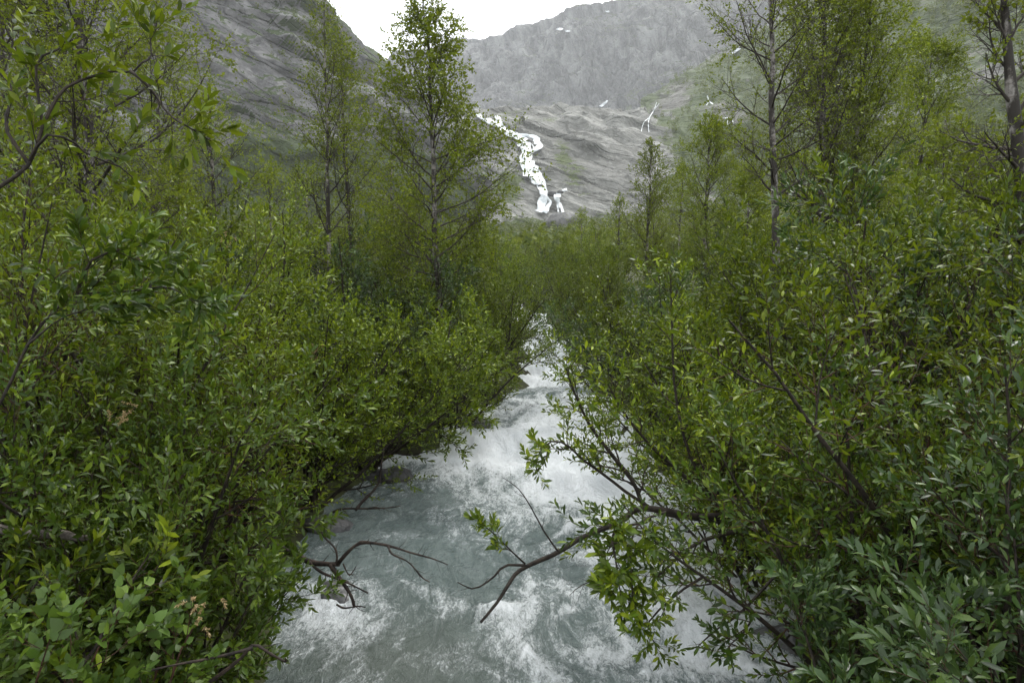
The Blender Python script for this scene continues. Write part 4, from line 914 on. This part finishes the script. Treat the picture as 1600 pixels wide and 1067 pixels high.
# far woods: many small crowns on hillside, cliff foot and valley floor
def woods(name, pts, hts, seed, nf=46, label='', fs=0.16):
    r = np.random.default_rng(seed); N = len(pts)
    u = norm(r.standard_normal((N, nf, 3))) * (r.random((N, nf, 1)) ** 0.45)
    sc_ = np.stack([0.34 * hts, 0.34 * hts, 0.46 * hts], -1)[:, None] * (0.75 + 0.5 * r.random((N, 1, 3)))
    lob = 1 + 0.35 * np.sin(u * 5 + r.random((N, 1, 3)) * 6)
    c = pts[:, None] + np.array([0, 0, 1.0]) * (0.52 * hts)[:, None, None] + u * sc_ * lob
    dd = norm(r.standard_normal((N, nf, 3))); nn = norm(u + 0.7 * r.standard_normal((N, nf, 3)) + np.array([0, 0, 0.7])); s = norm(np.cross(nn, dd)); d = np.cross(s, nn)
    size = (fs * hts)[:, None] * (0.6 + 0.9 * r.random((N, nf)))
    f = lambda x: x.reshape(-1, 3)
    Lv = dict(pos=f(c), dir=f(d), side=f(s), nrm=f(nn), size=size.reshape(-1), wid=np.full(N * nf, 1.15))
    return tag(ob(name, leaf_mesh(name, Lv, 'birch4'), M['far']), label, kind='stuff')
def pick(G, prob, n, r):
    a = G.reshape(-1, 3); du = np.linalg.norm(np.gradient(G, axis=1), axis=-1) * np.linalg.norm(np.gradient(G, axis=0), axis=-1)
    wgt = (prob * du).ravel(); wgt = np.clip(wgt, 0, None); wgt /= wgt.sum()
    return a[r.choice(len(a), n, False, wgt)]
r = np.random.default_rng(600)
dv = 0.72 + 0.50 * fbm(D / 34, 4, 80) - 0.55 * gau(DPX, DPY, 1530, 95, 90, 45) - 0.5 * gau(DPX, DPY, 1070, 165, 60, 16) - 0.4 * gau(DPX, DPY, 1055, 105, 22, 18)
pr = smooth(0.42, 0.72, dv) * ((DPX > 900) & (DPX < 1750) & (DPY > -60)) * smooth(1000, 1180, DPX) * (0.3 + 0.7 * smooth(60, 260, DPY - 0 * DPX) + 0.5 * smooth(1250, 1500, DPX))
pts = pick(D, pr, 5200, r); woods('hillside_wood', pts, 3.0 + 2.6 * r.random(len(pts)), 601, 40, 'dense birch wood covering the hillside')
Gc, vg, cpx, cpy = CLIFF
pr = smooth(0.45, 0.7, vg) * ((cpx > -100) & (cpx < 760) & (np.linspace(0, 1, 330)[:, None] < 0.72))
pts = pick(Gc, pr, 1100, r); woods('cliff_scrub', pts, 1.8 + 2.0 * r.random(len(pts)), 602, 30, 'scrub growing on the cliff ledges and foot')
pr = smooth(0.50, 0.75, 0.9 * gau(BPX, BPY, 792, 283, 26, 22) + 0.9 * smooth(322, 345, BPY) + 0.6 * gau(BPX, BPY, 900, 268, 20, 16) + 0.7 * smooth(1000, 1080, BPX)) * (BPX > 600) * (BPX < 1250) * (BPY > 190)
pts = pick(B, pr, 1000, r); woods('apron_scrub', pts, 1.4 + 1.8 * r.random(len(pts)), 603, 30, 'green scrub on the rock apron beside the waterfall')
n_ = 4200; dd = 60 + 250 * r.random(n_) ** 0.8; pxx = -250 + 2100 * r.random(n_); xx = (pxx - 800) / FPX * dd
pts = np.stack([xx, dd, ground(xx, dd)], -1); woods('valley_wood', pts, 2.6 + 2.4 * r.random(n_), 604, 44, 'wooded valley floor below the mountains')
# ---------------------------------------------------------------- haze
b = 520.0
V = np.array([(x, y, z) for x in (-900, 1350) for y in (-60, 1750) for z in (-4, 820)], float)
Q = [(0, 1, 3, 2), (4, 6, 7, 5), (0, 4, 5, 1), (2, 3, 7, 6), (0, 2, 6, 4), (1, 5, 7, 3)]
m, n, out = nmat('haze_air'); pv = n.nodes.new('ShaderNodeVolumePrincipled')
pv.inputs['Color'].default_value = (0.93, 0.95, 0.97, 1); pv.inputs['Density'].default_value = HAZE; pv.inputs['Anisotropy'].default_value = 0.2
n.links.new(pv.outputs[0], out.inputs['Volume'])
tag(ob('haze', mesh_np('haze', V, Q, sm=False), m), 'thin damp haze filling the valley', kind='stuff')
